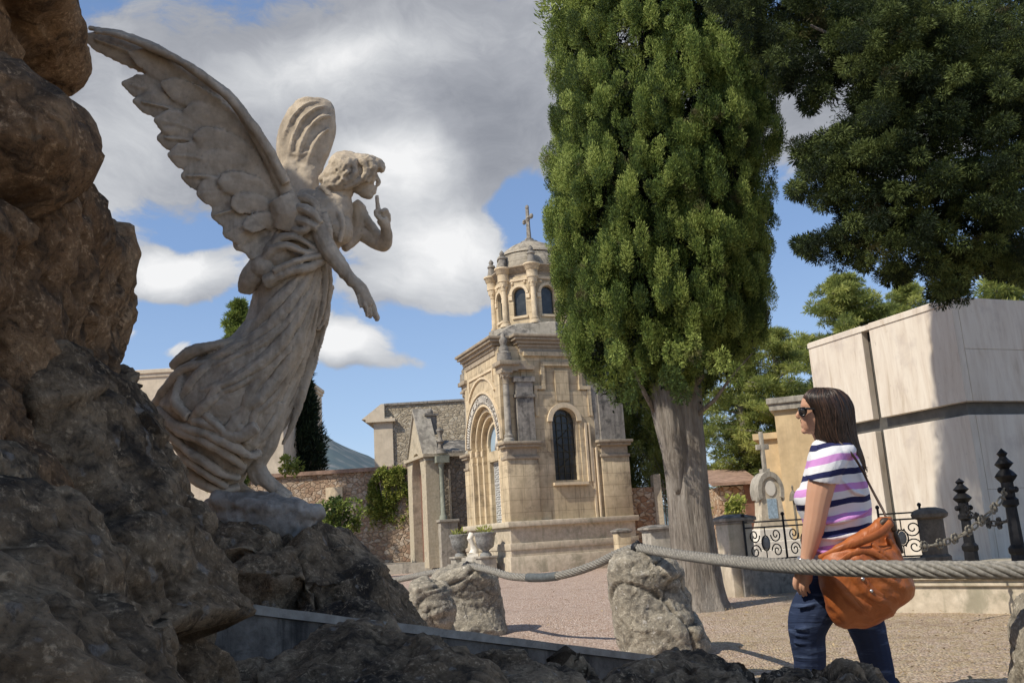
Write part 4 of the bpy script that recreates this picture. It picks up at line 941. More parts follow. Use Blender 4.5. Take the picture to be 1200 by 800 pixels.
    # feather shafts and grooves
    for a,c_,e,wd,z1 in prim:
        pts=[]
        for k in range(6):
            u=.25+.7*k/5; pts.append(((1-u)**2*a[0]+2*u*(1-u)*c_[0]+u*u*e[0],(1-u)**2*a[1]+2*u*(1-u)*c_[1]+u*u*e[1],Z0+(z1-4-Z0)*u+2.2,1.3))
        AT(wg,pts,6)
    AT(wg,[(330,232,24,18),(338,250,22,20),(335,270,20,16)],12)
    remesh(wg,'wing','statue',.0065,root,2,dz)
    w2=MB()
    # far wing seen almost edge on, curling forward
    w2.loft(pl(A,[(115,358,380,7,-46),(119,347,388,12,-46),(127,338,392,16,-46),(139,332,393.5,18,-46),(151,329,394,19,-46),(165,327,392,19,-45),(178,326,388,18,-44),(190,326,382,17,-42),(205,330,376,17,-38),(225,334,372,18,-34),(245,340,370,18,-30)],30))
    AT(w2,[(352,250,-40,14),(345,218,-38,20),(343,190,-46,20),(347,165,-52,23),(356,145,-56,24),(364,132,-58,16),(370,124,-58,8)],16)
    W2=[(115,358,380,7),(119,347,388,12),(127,338,392,16),(139,332,393.5,18),(151,329,394,19),(165,327,392,19),(178,326,388,18),(190,326,382,17),(205,330,376,17),(225,334,372,18),(245,340,370,18)]
    for f in ([(336,228),(332,195),(333,165),(342,138),(358,122),(374,118)],[(343,230),(340,198),(342,168),(352,142),(368,127),(382,124)],[(350,230),(348,200),(352,172),(362,150),(376,137),(388,136)],[(358,230),(358,205),(364,180),(374,160),(386,150)],[(366,228),(368,206),(376,186),(386,172)],[(346,120),(360,116),(376,116)],[(333,176),(348,182),(362,178)],[(332,204),(348,208),(364,204),(374,198)],[(334,216),(348,222),(364,220)]):
        AT(w2,[(x,y,-44+zs(x,y,W2)+.3,2.4*math.sin(PI*(.2+.7*k/(len(f)-1)))) for k,(x,y) in enumerate(f)],8)
    remesh(w2,'wing','statue',.0065,root,2,dz)
    # marble base
    m=MB(); m.loft(pl(A,[(578,250,330,30),(586,240,352,40),(594,236,368,46),(604,236,374,48),(616,238,370,48),(630,238,364,46)],36,2.6)); AT(m,[(250,584,34,10),(290,590,40,9),(330,594,38,9),(362,598,26,10),(372,600,8,10)]); AB(m,300,590,30,30,9,20,4)
    0 and m.loft([[A(228,612,30),A(300,616,30),A(300,616,75),A(228,612,75)],[A(230,582,30),A(300,584,30),A(300,584,72),A(230,582,72)]])
    remesh(m,'marble_base','statue_base',.009,root,2,lambda p,n:.016*noise.fractal(p*8,1,2,5)+.010*noise.noise(p*22))
angel()
# ------------------------------------------------ trees
def interp(tab,y):
    for a,b in zip(tab,tab[1:]):
        if a[0]<=y<=b[0]:
            u=(y-a[0])/(b[0]-a[0]); return a[1]+(b[1]-a[1])*u
    return tab[0][1] if y<tab[0][0] else tab[-1][1]
def trunk_mesh(name,path,parent,mat='bark',n=56,flute=.09,sub=.06,label=None):
    """path: (x,y,z,r)"""
    mb=MB(); rings=[]; pts=path
    tot=[];
    for i in range(len(pts)-1):
        k=max(2,int((Vector(pts[i+1][:3])-Vector(pts[i][:3])).length/sub))
        for j in range(k): tot.append([a+(b-a)*j/k for a,b in zip(pts[i],pts[i+1])])
    tot.append(list(pts[-1]))
    for x,y,z,r in tot:
        ring=[]
        for j in range(n):
            a=2*PI*j/n+.12*z; q=Vector((math.cos(a)*1.6,math.sin(a)*1.6,z*.35))
            rr=r*(1+flute*1.6*noise.noise(q*1.5)+flute*.8*noise.noise(Vector((math.cos(a)*5,math.sin(a)*5,z*.6)))+flute*.35*noise.noise(Vector((math.cos(a)*14,math.sin(a)*14,z*1.2))))
            ring.append((x+rr*math.cos(a),y+rr*math.sin(a),z))
        rings.append(ring)
    mb.loft(rings); return mb.build(name,mat,parent,smooth=True)
def big_cypress():
    b=PZ(822,714,0); root=empty('cypress_tree',b,0,'big bushy cypress with a pale fluted trunk, standing right of the chapel','tree')
    # trunk : two fused stems
    trunk_mesh('trunk',[(0,0,-.2,.40),(0,0,.0,.35),(0,0,.10,.30),(0,0,.25,.27),(-.01,0,.5,.25),(-.02,0,1.2,.232),(-.02,0,2.0,.235),(.0,.05,2.8,.27),(.05,.1,4,.22),(.05,.1,7,.14),(.0,.1,11,.05)],root,flute=.13)
    trunk_mesh('trunk_stem',[(-.16,-.16,1.3,.04),(-.17,-.18,1.7,.12),(-.20,-.16,2.2,.16),(-.26,-.1,2.8,.16),(-.35,0,3.8,.12),(-.4,0,6,.07)],root,flute=.12)
    g=random.Random(21)
    for (x,y,z,dx,dy,dzz,r) in [(.1,-.1,2.5,.6,-.2,.8,.05),(-.25,-.15,2.6,-.7,-.3,1.0,.05),(-.3,-.1,2.2,-.45,-.45,.9,.035),(.12,.1,2.9,1.0,.2,1.2,.06),(0,-.2,3.0,.2,-.5,.9,.05),(.15,-.15,2.2,.55,-.4,.55,.03),(-.3,.1,3.2,-1.0,.2,1.2,.05)]:
        m=MB(); p=Vector((x,y,z)); d=Vector((dx,dy,dzz)); m.tube([p,p+d*.35+Vector((0,0,-.05)),p+d*.7,p+d*1.1],[r,r*.8,r*.5,r*.2],8); m.build('branch','bark',root,smooth=True)
    # crown outline from the photograph: centre/half width by pixel row, then carried on above the frame
    LE=[(-700,705),(-500,670),(-300,648),(-100,636),(0,632),(130,630),(200,630),(260,636),(330,640),(380,655),(410,672),(430,695),(455,718),(480,745)]
    RE=[(-700,800),(-500,870),(-300,915),(-100,940),(0,958),(130,956),(230,952),(300,940),(350,936),(390,922),(420,898),(440,872),(480,855)]
    d0=b.y/ray(822,714).y
    cl=[]
    def shell(y0,y1,n,r0,r1,inner=1.0,seed=1,zmin=None):
        g=random.Random(seed)
        for i in range(n):
            y=g.uniform(y0,y1); l=interp(LE,y); r=interp(RE,y); cxp=(l+r)/2; hw=(r-l)/2-14
            c=P(cxp,y,d0); a=g.uniform(0,2*PI); q=inner*g.uniform(.80,1.0)
            R_=hw/F*d0; 
            v_=Vector((math.cos(a)*2.6,math.sin(a)*2.6,c.z*1.3)); nn=noise.noise(v_+Vector((3,1,7)))
            n3=noise.noise(Vector((math.cos(a)*6,math.sin(a)*6,c.z*2.6)))
            if inner==1 and (nn<-.2 and g.random()<.7 or n3<-.16 and g.random()<.75): continue
            lump=1+.04*noise.noise(v_*.6)+.08*nn+.075*n3
            x=c.x+R_*q*lump*math.cos(a); yy=b.y+.2+R_*q*lump*math.sin(a)
            s=g.uniform(r0,r1); cl.append((x-b.x,yy-b.y,c.z,s,s,s*g.uniform(1.5,3.0)))
    shell(-70,380,4200,.035,.09,1,1); shell(380,430,420,.04,.09,1,2); shell(400,450,240,.04,.09,.75,5); shell(-70,420,800,.05,.11,.82,6)
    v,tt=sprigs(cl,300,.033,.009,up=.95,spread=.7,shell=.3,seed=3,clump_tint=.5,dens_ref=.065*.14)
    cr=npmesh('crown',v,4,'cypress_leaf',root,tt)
    # above the frame: coarser
    cl.clear(); shell(-700,-90,520,.16,.30,1,8); v,tt=sprigs(cl,420,.075,.024,up=.85,spread=.75,shell=.4,seed=4,clump_tint=.4); npmesh('crown_top',v,4,'cypress_leaf',root,tt)
    # inner foliage, coloured near-black to paint the shade between the outer clumps
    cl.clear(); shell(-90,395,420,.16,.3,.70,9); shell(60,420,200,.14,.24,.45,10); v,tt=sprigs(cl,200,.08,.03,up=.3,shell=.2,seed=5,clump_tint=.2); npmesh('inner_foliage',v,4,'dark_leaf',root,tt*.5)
    # hanging brown sprays at the underside
    cl.clear(); g=random.Random(4)
    for i in range(26):
        y=g.uniform(400,470); x=g.uniform(705,880); p=P(x,y,d0+g.uniform(-1.0,.8)); cl.append((p.x-b.x,p.y-b.y,p.z,.07,.07,.13))
    v,tt=sprigs(cl,260,.038,.012,up=-.2,seed=6); npmesh('hanging_sprays',v,4,'cypress_leaf',root,tt)
big_cypress()
def canopy():
    # large tree whose trunk stands out of frame on the right
    tp=Vector((6.6,8.0,0)); root=empty('overhanging_conifer',tp,0,'dark conifer whose foliage hangs over the top right corner','tree')
    trunk_mesh('trunk',[(0,0,-.2,.5),(0,0,1,.42),(-.1,0,4,.36),(-.3,0,8,.25),(-.3,0,12,.1)],root)
    # clumps (px,py,depth,r_px)
    B=[(868,10,7.4,24),(895,30,7.4,30),(925,50,7.3,34),(940,85,7.2,26),(960,105,7.1,18),(905,70,7.4,20),(985,85,7.2,16),(960,20,7.4,45),(1000,20,7.4,40),(860,-20,7.5,40),(930,-20,7.5,50),(985,60,7.3,26),(918,95,7.3,14),(950,122,7.1,9),
       (1030,60,7.0,42),(1060,30,7.0,50),(1100,60,7.0,50),(1150,50,7.0,55),(1190,80,7.0,50),(1050,110,6.9,42),(1020,105,7.0,24),(1095,120,6.9,45),(1140,120,6.9,48),(1190,140,6.9,45),
       (1040,160,6.9,40),(1005,165,7.0,24),(985,170,7.0,22),(960,172,7.1,17),(940,172,7.1,12),(1000,195,7.0,28),(965,200,7.0,24),(945,195,7.0,17),(940,222,7.0,13),(975,228,7.0,20),(1010,230,7.0,30),(1060,200,6.9,40),(1100,190,6.8,42),(1150,200,6.8,45),(1195,210,6.8,42),
       (1050,245,6.8,34),(1095,250,6.8,36),(1140,260,6.8,38),(1185,265,6.8,40),(1000,262,6.9,22),(1025,275,6.9,25),(985,275,6.9,16),(960,288,6.9,15),(942,290,6.9,11),(985,298,6.9,14),(1010,298,6.9,16),(1040,310,6.8,15),(1070,285,6.8,26),(1100,300,6.8,26),(1130,305,6.8,22),(1112,330,6.8,19),(1105,345,6.8,10),(1125,340,6.8,10),
       (1060,318,6.8,12),(1155,300,6.8,22),(1190,300,6.8,22),(1180,320,6.8,12),(1200,325,6.8,12),(1050,320,6.8,10)]
    g=random.Random(31); cl=[];dk=[]
    for (x,y,d,r) in B:
        rm=r*d/F
        n=int(5+ (r/13)**2*3.2)
        for k in range(n):
            a=g.uniform(0,2*PI); q=math.sqrt(g.random())*.95; s=g.uniform(.035,.10)*(.8 if r<18 else 1)
            p=P(x+r*q*math.cos(a),y+r*q*math.sin(a),d+g.uniform(-.6,.6)*min(1,rm*4)); cl.append((p.x-tp.x,p.y-tp.y,p.z,s,s,s*.8))
    dk=[]
    for (x,y,d,r) in B:
        for k in range(int(2+(r/16)**2)):
            a=g.uniform(0,2*PI); q=math.sqrt(g.random())*.8; p=P(x+r*q*math.cos(a),y+r*q*math.sin(a),d+g.uniform(.1,.8)); s=g.uniform(.08,.13)*(.6 if r<18 else 1); dk.append((p.x-tp.x,p.y-tp.y,p.z,s,s,s*.8))
        if y<175 and x>985 and r>30:
            for k in range(42):
                a=g.uniform(0,2*PI); q=math.sqrt(g.random()); p=P(x+r*q*math.cos(a),y-25+r*q*math.sin(a),g.uniform(9.5,13.5)); dk.append((p.x-tp.x,p.y-tp.y,p.z,.36,.36,.25))  # deeper clumps added far behind the canopy to shade the tomb
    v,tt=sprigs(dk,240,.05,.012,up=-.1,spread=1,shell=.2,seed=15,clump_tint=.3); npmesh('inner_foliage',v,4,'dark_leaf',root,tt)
    # mass beyond the frame (casts the shade over the right side)
    ot=[]
    for i in range(260):
        a=g.uniform(0,2*PI); q=g.uniform(.2,1); z=g.uniform(4.2,11.5); rad=2.9*(1-(z-4.2)/10)**.7
        ot.append((rad*q*math.cos(a)-.3,rad*q*math.sin(a)+.3,z,.3,.3,.25))
    ot=[o for o in ot if (lambda p:(p-CP).dot(UP)/(p-CP).dot(FW)*F>430 or (p-CP).dot(RT)/(p-CP).dot(FW)*F>640)(Vector(o[:3])+tp)]
    # keep the mass above the frame
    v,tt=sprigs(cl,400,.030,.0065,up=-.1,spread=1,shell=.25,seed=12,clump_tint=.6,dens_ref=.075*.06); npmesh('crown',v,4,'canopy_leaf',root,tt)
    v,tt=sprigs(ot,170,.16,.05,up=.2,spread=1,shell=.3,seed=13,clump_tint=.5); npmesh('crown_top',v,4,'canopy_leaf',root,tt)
    for (x0,y0,x1,y1,r) in [(1260,330,1000,175,.07),(1260,200,950,30,.07),(1240,330,960,280,.05),(1250,120,1050,90,.06),(1230,360,1110,320,.04),(1100,235,1060,285,.02),(1060,240,985,205,.02)]:
        m=MB(); p1=P(x1,y1,7.0); p0=Vector((6.45,8.0,min(5.6,max(2.6,P(x0,y0,7.4).z-.5)))) if x0>1150 else P(x0,y0,7.1); q=Vector((0,0,.12)); m.tube([p0-tp,p0.lerp(p1,.4)-tp+q,p0.lerp(p1,.75)-tp+q*.6,p1-tp],[r,r*.75,r*.45,r*.15],7); m.build('branch','bark',root,smooth=True)
canopy()
def conifer(px,py_top,depth,w_px,label,base_py=None,mat='cedar_leaf',tier=True,lean=0,name='cedar_tree',cat='tree',group=None,seed=1,dens=60,ln=.20,n_br=70,low=.12,sprig_r=.22):
    top=P(px,py_top,depth); b=Vector((top.x-lean,top.y,0)); H=top.z; root=empty(name,b,0,label,cat,group)
    trunk_mesh('trunk',[(0,0,-.3,.03*H+.05),(lean*.3,0,H*.35,.02*H),(lean*.7,0,H*.7,.012*H),(lean,0,H*.99,.01)],root,n=16,sub=.5)
    g=random.Random(seed); rad=w_px/F*depth; cl=[]
    m=MB()
    for i in range(n_br):
        u=low+(1-low)*(i+g.random())/n_br; z=H*u; a=g.uniform(0,2*PI)
        if tier: L_=rad*(1-u)**.62*g.uniform(.6,1.12)+.12
        else: L_=rad*math.sin(PI*min(1,(u*.93+.07)))**.5*g.uniform(.85,1.05)*(1 if u<.6 else max(.06,(1-u)/.4)**.7)
        c0=Vector((lean*u,0,z)); dr=Vector((math.cos(a),math.sin(a),.22 if tier else 1.1)); 
        k=max(2,int(L_/ (sprig_r*1.0)))
        m.tube([c0,c0+dr*L_*.5+Vector((0,0,.05)),c0+dr*L_],[.02+.012*L_,.012+.006*L_,.006],5)
        for j in range(k):
            q=(j+.8)/k; s=sprig_r*(1.15-.55*q)*g.uniform(.8,1.25); p=c0+dr*L_*q+Vector((g.gauss(0,.10),g.gauss(0,.10),g.gauss(0,.04)))*min(1,L_)
            cl.append((*p,s,s,s*(.26 if tier else 1.3)))
    m.build('branches','bark',root,smooth=True)
    v,tt=sprigs(cl,int(dens*1.5),ln,ln*.16,up=.15 if tier else .8,spread=1.1,shell=.2,seed=seed+50,clump_tint=.4); npmesh('crown',v,4,mat,root,tt)
    return root
conifer(985,326,32,135,'light green cedar with pointed layered top rising behind the white tomb',seed=3,n_br=210,dens=150,low=.1,ln=.16,sprig_r=.34)
conifer(1060,334,36,95,'yellowish green cedar with flat spreading boughs beside the pointed cedar',seed=31,n_br=150,dens=150,low=.1,ln=.16,sprig_r=.34,lean=1.0)
conifer(903,388,26,85,'yellow green conifer between the cypress trunk and the ochre house',seed=4,n_br=120,dens=130,low=.12,ln=.13,sprig_r=.28)
conifer(857,375,27,62,'green conifer directly behind the right side of the cypress trunk',seed=14,n_br=110,dens=130,low=.12,ln=.13,sprig_r=.28)
conifer(775,395,30,52,'sunlit green pine behind the left side of the cypress trunk',seed=5,n_br=120,dens=150,low=.15,ln=.13,sprig_r=.3,tier=False)
conifer(728,430,31,36,'smaller pine close beside the chapel wall, right of it',seed=15,n_br=80,dens=150,low=.2,ln=.13,sprig_r=.3,tier=False)
conifer(1168,318,26,100,'dark green pine showing just above the top edge of the white tomb',seed=6,n_br=130,dens=70,ln=.2,sprig_r=.28)
conifer(1105,352,30,60,'small pine tip showing above the middle of the white tomb',seed=16,n_br=70,dens=60,ln=.2,sprig_r=.28)
conifer(353,428,44,22,'dark slender cypress beside the cream building, right of the angel',mat='dark_leaf',tier=False,name='cypress_tree',seed=7,n_br=230,dens=90,ln=.28,low=.02,sprig_r=.42)
conifer(279,355,33,32,'leaning green conifer tip behind the back of the angel',mat='cypress_leaf',tier=True,lean=.5,name='pine_tree',seed=8,n_br=150,dens=110,ln=.16,low=.3,sprig_r=.26)
# ivy on the wall and shrubs
def bush(px0,px1,py0,py1,d,n,label,mat,name='shrub',r=.22,cat='shrub',ln=.12,dens=60,seed=1,thin=.15):
    a=P((px0+px1)/2,py1,d); root=empty(name,a,0,label,cat); g=random.Random(seed); cl=[]
    cx,cy=(px0+px1)/2,(py0+py1)/2
    m=MB()
    for i in range(n):
        u=g.uniform(-1,1); v=g.uniform(-1,1)
        if u*u*.9+v*v*.8>1 : continue
        if noise.noise(Vector((u*2.3+seed,v*2.3,seed)))<-.22: continue
        p=P(cx+u*(px1-px0)/2,cy+v*(py1-py0)/2,d)+Vector((0,g.uniform(-1,1)*thin,0))-a; cl.append((*p,r*g.uniform(.6,1.2),r*.8,r)); 
        if i%4==0: m.tube([Vector((p.x*.3,0,0)),p*.6+Vector((0,0,.1)),p],[.03,.02,.01],5)
    m.build('stems','bark',root)
    v,tt=sprigs(cl,dens,ln,ln*.6,up=.1,spread=.8,shell=.2,seed=seed,clump_tint=.5); npmesh('leaves',v,4,mat,root,tt)
bush(432,482,549,652,34.2,520,'tall yellow green ivy climbing the cemetery wall beside the gothic mausoleum','ivy_leaf','ivy',.13,'climber',.09,55,3,.12)
bush(378,420,584,622,31,60,'dark leafy shrub before the walled doorway, right of the angel base','cypress_leaf','shrub',.2,'shrub',.13,50,4,.3)
bush(325,352,538,551,33,14,'small green shoots growing on top of the cemetery wall','ivy_leaf','wall_plant',.2,'plant',.14,40,5,.2)
bush(853,868,582,600,14,12,'small green plant beside the iron fence post','ivy_leaf','fern',.07,'plant',.07,40,6,.1)
plain('groove_metal',(.10,.095,.085),.5,.2,.3,5,.002)
plain('cable_steel',(.23,.215,.185),.7,.1,.45,60,.002); plain('cable_dark',(.10,.11,.11),.6,.1,.3,30,.002)
stone('dark_post',(.14,.12,.10),(.22,.195,.165),(.05,.045,.04),.5,5,.006,None,.5,False,.2,None,40)
# ------------------------------------------------ modern marble tomb
def tomb():
    ar=P(1163,655,15.0); ar.z=0; o=Vector((ar.x,ar.y,0))
    root=empty('marble_tomb',o,R(22),'large modern pale marble tomb block with dark cross shaped grooves','tomb')
    # local frame: +y runs back-left along the lit face (plane x=0), +x runs right along the other face (plane y=0)
    Lf=3.75; Rf=6.0; zt=4.55
    m=MB(); m.box(.16,Rf-.1,.16,Lf-.1,0,zt-.12); m.build('core','groove_metal',root)
    zg0,zg1=2.50,2.73
    def slab(x0,x1,y0,y1,z0,z1,off_b,off_t,face):
        # panels lean: offsets push the outer face outwards at bottom/top
        if face=='x': vs=[(x0-off_b,y0,z0),(x1,y0,z0),(x1,y1,z0),(x0-off_b,y1,z0),(x0-off_t,y0,z1),(x1,y0,z1),(x1,y1,z1),(x0-off_t,y1,z1)]
        else: vs=[(x0,y0-off_b,z0),(x1,y0-off_b,z0),(x1,y1,z0),(x0,y1,z0),(x0,y0-off_t,z1),(x1,y0-off_t,z1),(x1,y1,z1),(x0,y1,z1)]
        q=MB(); q.add(vs,[(0,3,2,1),(4,5,6,7),(0,1,5,4),(1,2,6,5),(2,3,7,6),(3,0,4,7)])
        o_=q.build('marble_panel','marble_panel',root); 
        bv=o_.modifiers.new('b','BEVEL'); bv.width=.008; bv.segments=2
    gy=1.98; gw=.21
    for z0,z1 in ((0.0,zg0),(zg1,zt)):
        for y0,y1 in ((.0,gy),(gy+gw,Lf)): slab(0,.15,y0,y1,z0,z1,0,0,'x')
        zm=(z0+z1)/2
        for k,(x0,x1) in enumerate(((.156,2.1),(2.104,4.0),(4.004,Rf))):
            slab(x0,x1,.0,.15,z0,zm-.003,0,0,'y'); slab(x0,x1,.0,.15,zm,z1,0,0,'y')
    for y in (0,):
        pass
    m=MB(); m.box(-.5,Rf+.5,-.6,Lf+.6,-.3,.12); m.build('base_slab','grey_stone',root)
    m=MB(); m.box(-.02,Rf,.15,Lf,zt-.119,zt-.02); m.build('top_slab','marble_panel',root)
tomb()
# ------------------------------------------------ low stone plinth bottom right
def plinth():
    a=PZ(1035,716,0); b=PZ(1215,722,0); d=(b-a); an=math.atan2(d.y,d.x)+R(6)
    root=empty('grave_plinth',a,an,'weathered stone grave plinth with moulded ledge behind the woman\'s bag','plinth')
    m=MB(); m.box(0,6,0,2.8,-.1,.24); m.build('wall_face','plinth_stone',root)
    m=MB(); m.box(-.05,6.05,-.03,2.8,.241,.27,.006); m.box(-.03,6.03,-.015,2.8,.271,.30); m.box(-.08,6.08,-.06,2.8,.301,.345,.01); m.build('ledge','plinth_stone',root,auto=30)
plinth()
# ------------------------------------------------ iron chain posts
def spike_prof(h):
    return [(.001,0),(.11,0),(.11,.04),(.075,.06),(.07,.16),(.085,.18),(.085,.22),(.058,.25),(.05,h*.52),(.075,h*.54),(.075,h*.58),(.055,h*.60),(.055,h*.72),(.085,h*.75),(.10,h*.77),(.075,h*.8),(.04,h*.83),(.085,h*.87),(.045,h*.91),(.03,h*.93),(.05,h*.955),(.001,h)]
cpts=[]
def chain_post(px,pyb,d,h,lab):
    p=P(px,pyb,d); p.z=.34; m=MB(); m.lathe(spike_prof(h),n=8)
    for a in range(4): 
        c_=Vector((.07*math.cos(a*PI/2),.07*math.sin(a*PI/2),h*.66)); m.ball(c_,.03,6,5)
    o=m.build('chain_post','iron',auto=35); o.location=p; tag(o,lab,'post','iron posts with chains'); return p,h
p1=chain_post(1139,655,9.6,.92,'black iron spiked post between the domed stone post and the tallest iron post')
p2=chain_post(1196,660,8.3,1.12,'tallest black iron spiked post at the right edge')
def chain(a,b,sag,lab,n=9,mat='iron'):
    m=MB(); L_=(b-a).length; pts=[]
    for i in range(n+1):
        u=i/n; p=a.lerp(b,u); p.z-=sag*4*u*(1-u); pts.append(p)
    for i in range(n):
        p,q=pts[i],pts[i+1]; d=(q-p); c_=(p+q)/2; s,t_,dd=basis(d)
        if i%2==0:
            # pierced quatrefoil link
            R_=d.length*.42
            for k in range(4):
                ang=k*PI/2+PI/4; cc_=c_+(dd*math.cos(ang)+t_*math.sin(ang))*R_*.55
                m.tube([cc_+(dd*math.cos(w_)+t_*math.sin(w_))*R_*.42 for w_ in [i_*PI/4 for i_ in range(9)]],.009,5)
            m.ball(c_,.022,6,5)
            m.tube([p,c_-dd*R_*.8],.010,5); m.tube([c_+dd*R_*.8,q],.010,5)
        else:
            off=(t_ if i%4==1 else s)*.022
            m.tube([p,p.lerp(q,.2)+off,p.lerp(q,.8)+off,q],.009,5); m.tube([p,p.lerp(q,.2)-off,p.lerp(q,.8)-off,q],.009,5)
        m.ball(p,.018,6,5)
    o=m.build('ornate_chain',mat); tag(o,lab,'chain','ornate chains between the posts'); return o
t1=p1[0]+Vector((0,0,p1[1]*.66)); t2=p2[0]+Vector((0,0,p2[1]*.66))
chain(t1,t2+Vector((0,0,-.25)),.10,'black ornate chain sagging from the middle iron post to the tallest post')
chain(t2,P(1078,640,7.6),.12,'pale rusty ornate chain rising from the bag towards the tallest iron post',13,'rust_iron')
# domed stone post
def domed_post(px,pyb,d,h,r,lab,mat,group=None,z0=0,sq=False):
    p=P(px,pyb,d); p.z=z0; root=empty('stone_post',p,R(15),lab,'post',group)
    if sq:
        m=MB(); m.box(-r,r,-r,r,-.1,h*.88,.012); m.build('shaft',mat,root,auto=30)
        m=MB(); m.box(-r*1.12,r*1.12,-r*1.12,r*1.12,h*.88,h*.91,.008); m.box(-r*1.28,r*1.28,-r*1.28,r*1.28,h*.911,h*.955,.01); m.loft([[(-r*1.28,-r*1.28,h*.956),(r*1.28,-r*1.28,h*.956),(r*1.28,r*1.28,h*.956),(-r*1.28,r*1.28,h*.956)],[(-r*.5,-r*.5,h),(r*.5,-r*.5,h),(r*.5,r*.5,h),(-r*.5,r*.5,h)]]); m.build('cap','grey_weathered',root,auto=30)
    else:
        m=MB(); m.lathe([(.001,-.05),(r*1.1,-.05),(r*1.1,.05),(r*.9,.08),(r*.9,h*.78),(.001,h*.78)],n=20); m.build('shaft',mat,root,auto=35)
        m=MB(); m.lathe([(.001,h*.78),(r*.95,h*.78),(r*1.25,h*.82),(r*1.3,h*.88),(r*1.1,h*.95),(r*.5,h),(.001,h*1.005)],n=20); m.build('cap',mat,root,auto=35)
    return p
domed_post(1097,655,11.6,.66,.17,'dark domed round post on the plinth between the railing and the iron posts','dark_post',z0=.33)
domed_post(868,694,12.3,1.06,.18,'square pale stone post with weathered cap right of the cypress trunk','plinth_stone',None,0,True)
domed_post(732,668,22.5,1.02,.17,'low stone post with grey cap left of the cypress trunk, farther left','ochre',None,0,True)
domed_post(773,668,18,1.02,.22,'broad stacked stone post half hidden by the tall boulder and trunk','grey_stone',None,0,True)
# ------------------------------------------------ railings
def scroll(m,o,u,v,r,turns=1.4,dirn=1,th=.009,st=0):
    pts=[]
    for i in range(22):
        k=i/21; a=st+dirn*turns*2*PI*k; rr=r*(1-k*.82); pts.append(o+u*rr*math.cos(a)+v*rr*math.sin(a))
    m.tube(pts,th,5)
def railing(a,b,h,lab,mat,mat2=None,nper=3,kerb=None,group=None):
    root=empty('iron_railing',a,0,lab,'railing',group); d=(b-a); L_=d.length; u=d.normalized(); v=Vector((0,0,1))
    for z in (.02,h*.86,h): MB().tube([v*z,u*L_+v*z],.011,5).build('rail',mat,root)
    n=max(1,round(L_/.62))
    for i in range(n+1):
        m=MB(); p=u*(L_*i/n); m.tube([p,p+v*(h+.07)],.015,6); m.ball(p+v*(h+.09),.028,8,6); m.build('upright',mat,root)
    w_=L_/n
    for i in range(n):
        m=MB()
        c_=u*(w_*(i+.5))+v*h*.45
        for sx in(-1,1):
            for sz in(-1,1):
                scroll(m,c_+u*sx*w_*.27+v*sz*h*.20,u*sx,v*sz,h*.19,1.5,1,.009,PI)
        m.tube([c_+(u*math.cos(k*PI/6)*.07+v*math.sin(k*PI/6)*.10) for k in range(13)],.010,5)
        m.tube([c_+v*.1,c_+v*h*.40],.008,5); m.tube([c_-v*.1,c_-v*h*.42],.008,5)
        m.build('scroll_panel',mat,root)
    for i in range(n): MB().ball(u*(w_*(i+.5))+v*h*.45,(.055,.02,.085),12,8).build('medallion',mat2 or mat,root,smooth=True)
    if kerb:
        m=MB(); m.loft([[Vector((-.1,-.12,-kerb)),u*L_+Vector((.1,-.12,-kerb)),u*L_+Vector((.1,-.12,0)),Vector((-.1,-.12,0))],[Vector((-.1,.12,-kerb)),u*L_+Vector((.1,.12,-kerb)),u*L_+Vector((.1,.12,0)),Vector((-.1,.12,0))]]); m.build('kerb','grey_weathered',root)
    return root
ra=P(876,657,12.2); ra.z=.42; rb=P(968,657,12.9); rb.z=.42
railing(ra,rb,.52,'dark scrolled iron railing with oval medallions between the stone post and the woman','iron','iron_grey',kerb=.5)
ra=P(1036,652,11.8); ra.z=.38; rb=P(1086,652,11.6); rb.z=.38
railing(ra,rb,.56,'dark scrolled iron railing between the woman\'s bag and the domed post','iron','iron_grey',kerb=.05)
# ------------------------------------------------ small grave monument
def monument():
    p=P(908,640,17.0); p.z=.0; root=empty('grave_monument',p,R(10),'small round topped grave monument with blue tile panel and stone cross','grave')
    g=root; root.scale=(.72,.72,1.0)
    m=MB(); m.box(-.75,.75,-.3,1.1,-.1,.45,.02); m.box(-.65,.65,-.25,1.0,.45,.6,.02); m.box(-.45,.45,-.18,.5,.6,.82,.02); m.build('base','white_stone',g)
    m=MB(); prof=[(-.40,.82),(.40,.82),(.32,1.0),(.27,1.35)]+arc(0,1.5,.30,14,0,PI)+[(-.27,1.35),(-.32,1.0)]; m.prism(prof,'y',-.12,.3); m.build('stele','plinth_stone',g,auto=30)
    m=MB(); archivolt(m,'y',0,1.5,.26,.36,-.17,.34,18,R(-25),R(205)); m.ball((-.34,-.05,1.36),.06,8,6); m.ball((.34,-.05,1.36),.06,8,6); m.build('hood','grey_stone',g,auto=30)
    m=MB(); m.box(-.13,.13,-.135,-.121,1.0,1.36); m.build('tile_panel','blue_tile',g)
    m=MB(); m.lathe([(.001,-.141),(.14,-.141),(.14,-.125),(.001,-.125)],n=18); mx=Matrix.Rotation(PI/2,4,'X')
    q=MB(); q.add([Vector((v[0],v[2],v[1]+1.55)) for v in map(Vector,m.v)],m.f); q.build('round_plaque','white_stone',g)
    m=MB(); m.box(-.10,.10,-.02,.2,1.84,1.92); m.box(-.045,.045,.02,.13,1.92,2.62,.01); m.box(-.17,.17,.025,.125,2.28,2.38,.01); m.build('cross','grey_stone',g,auto=30)
    m=MB(); m.tube([(.62,-.1,.6),(.62,-.1,1.3)],.03,6); m.lathe([(.001,1.3),(.12,1.3),(.09,1.42),(.02,1.5),(.03,1.56),(.001,1.6)],(.62,-.1,0),8); m.build('lantern_post','rust_iron',g)
monument()
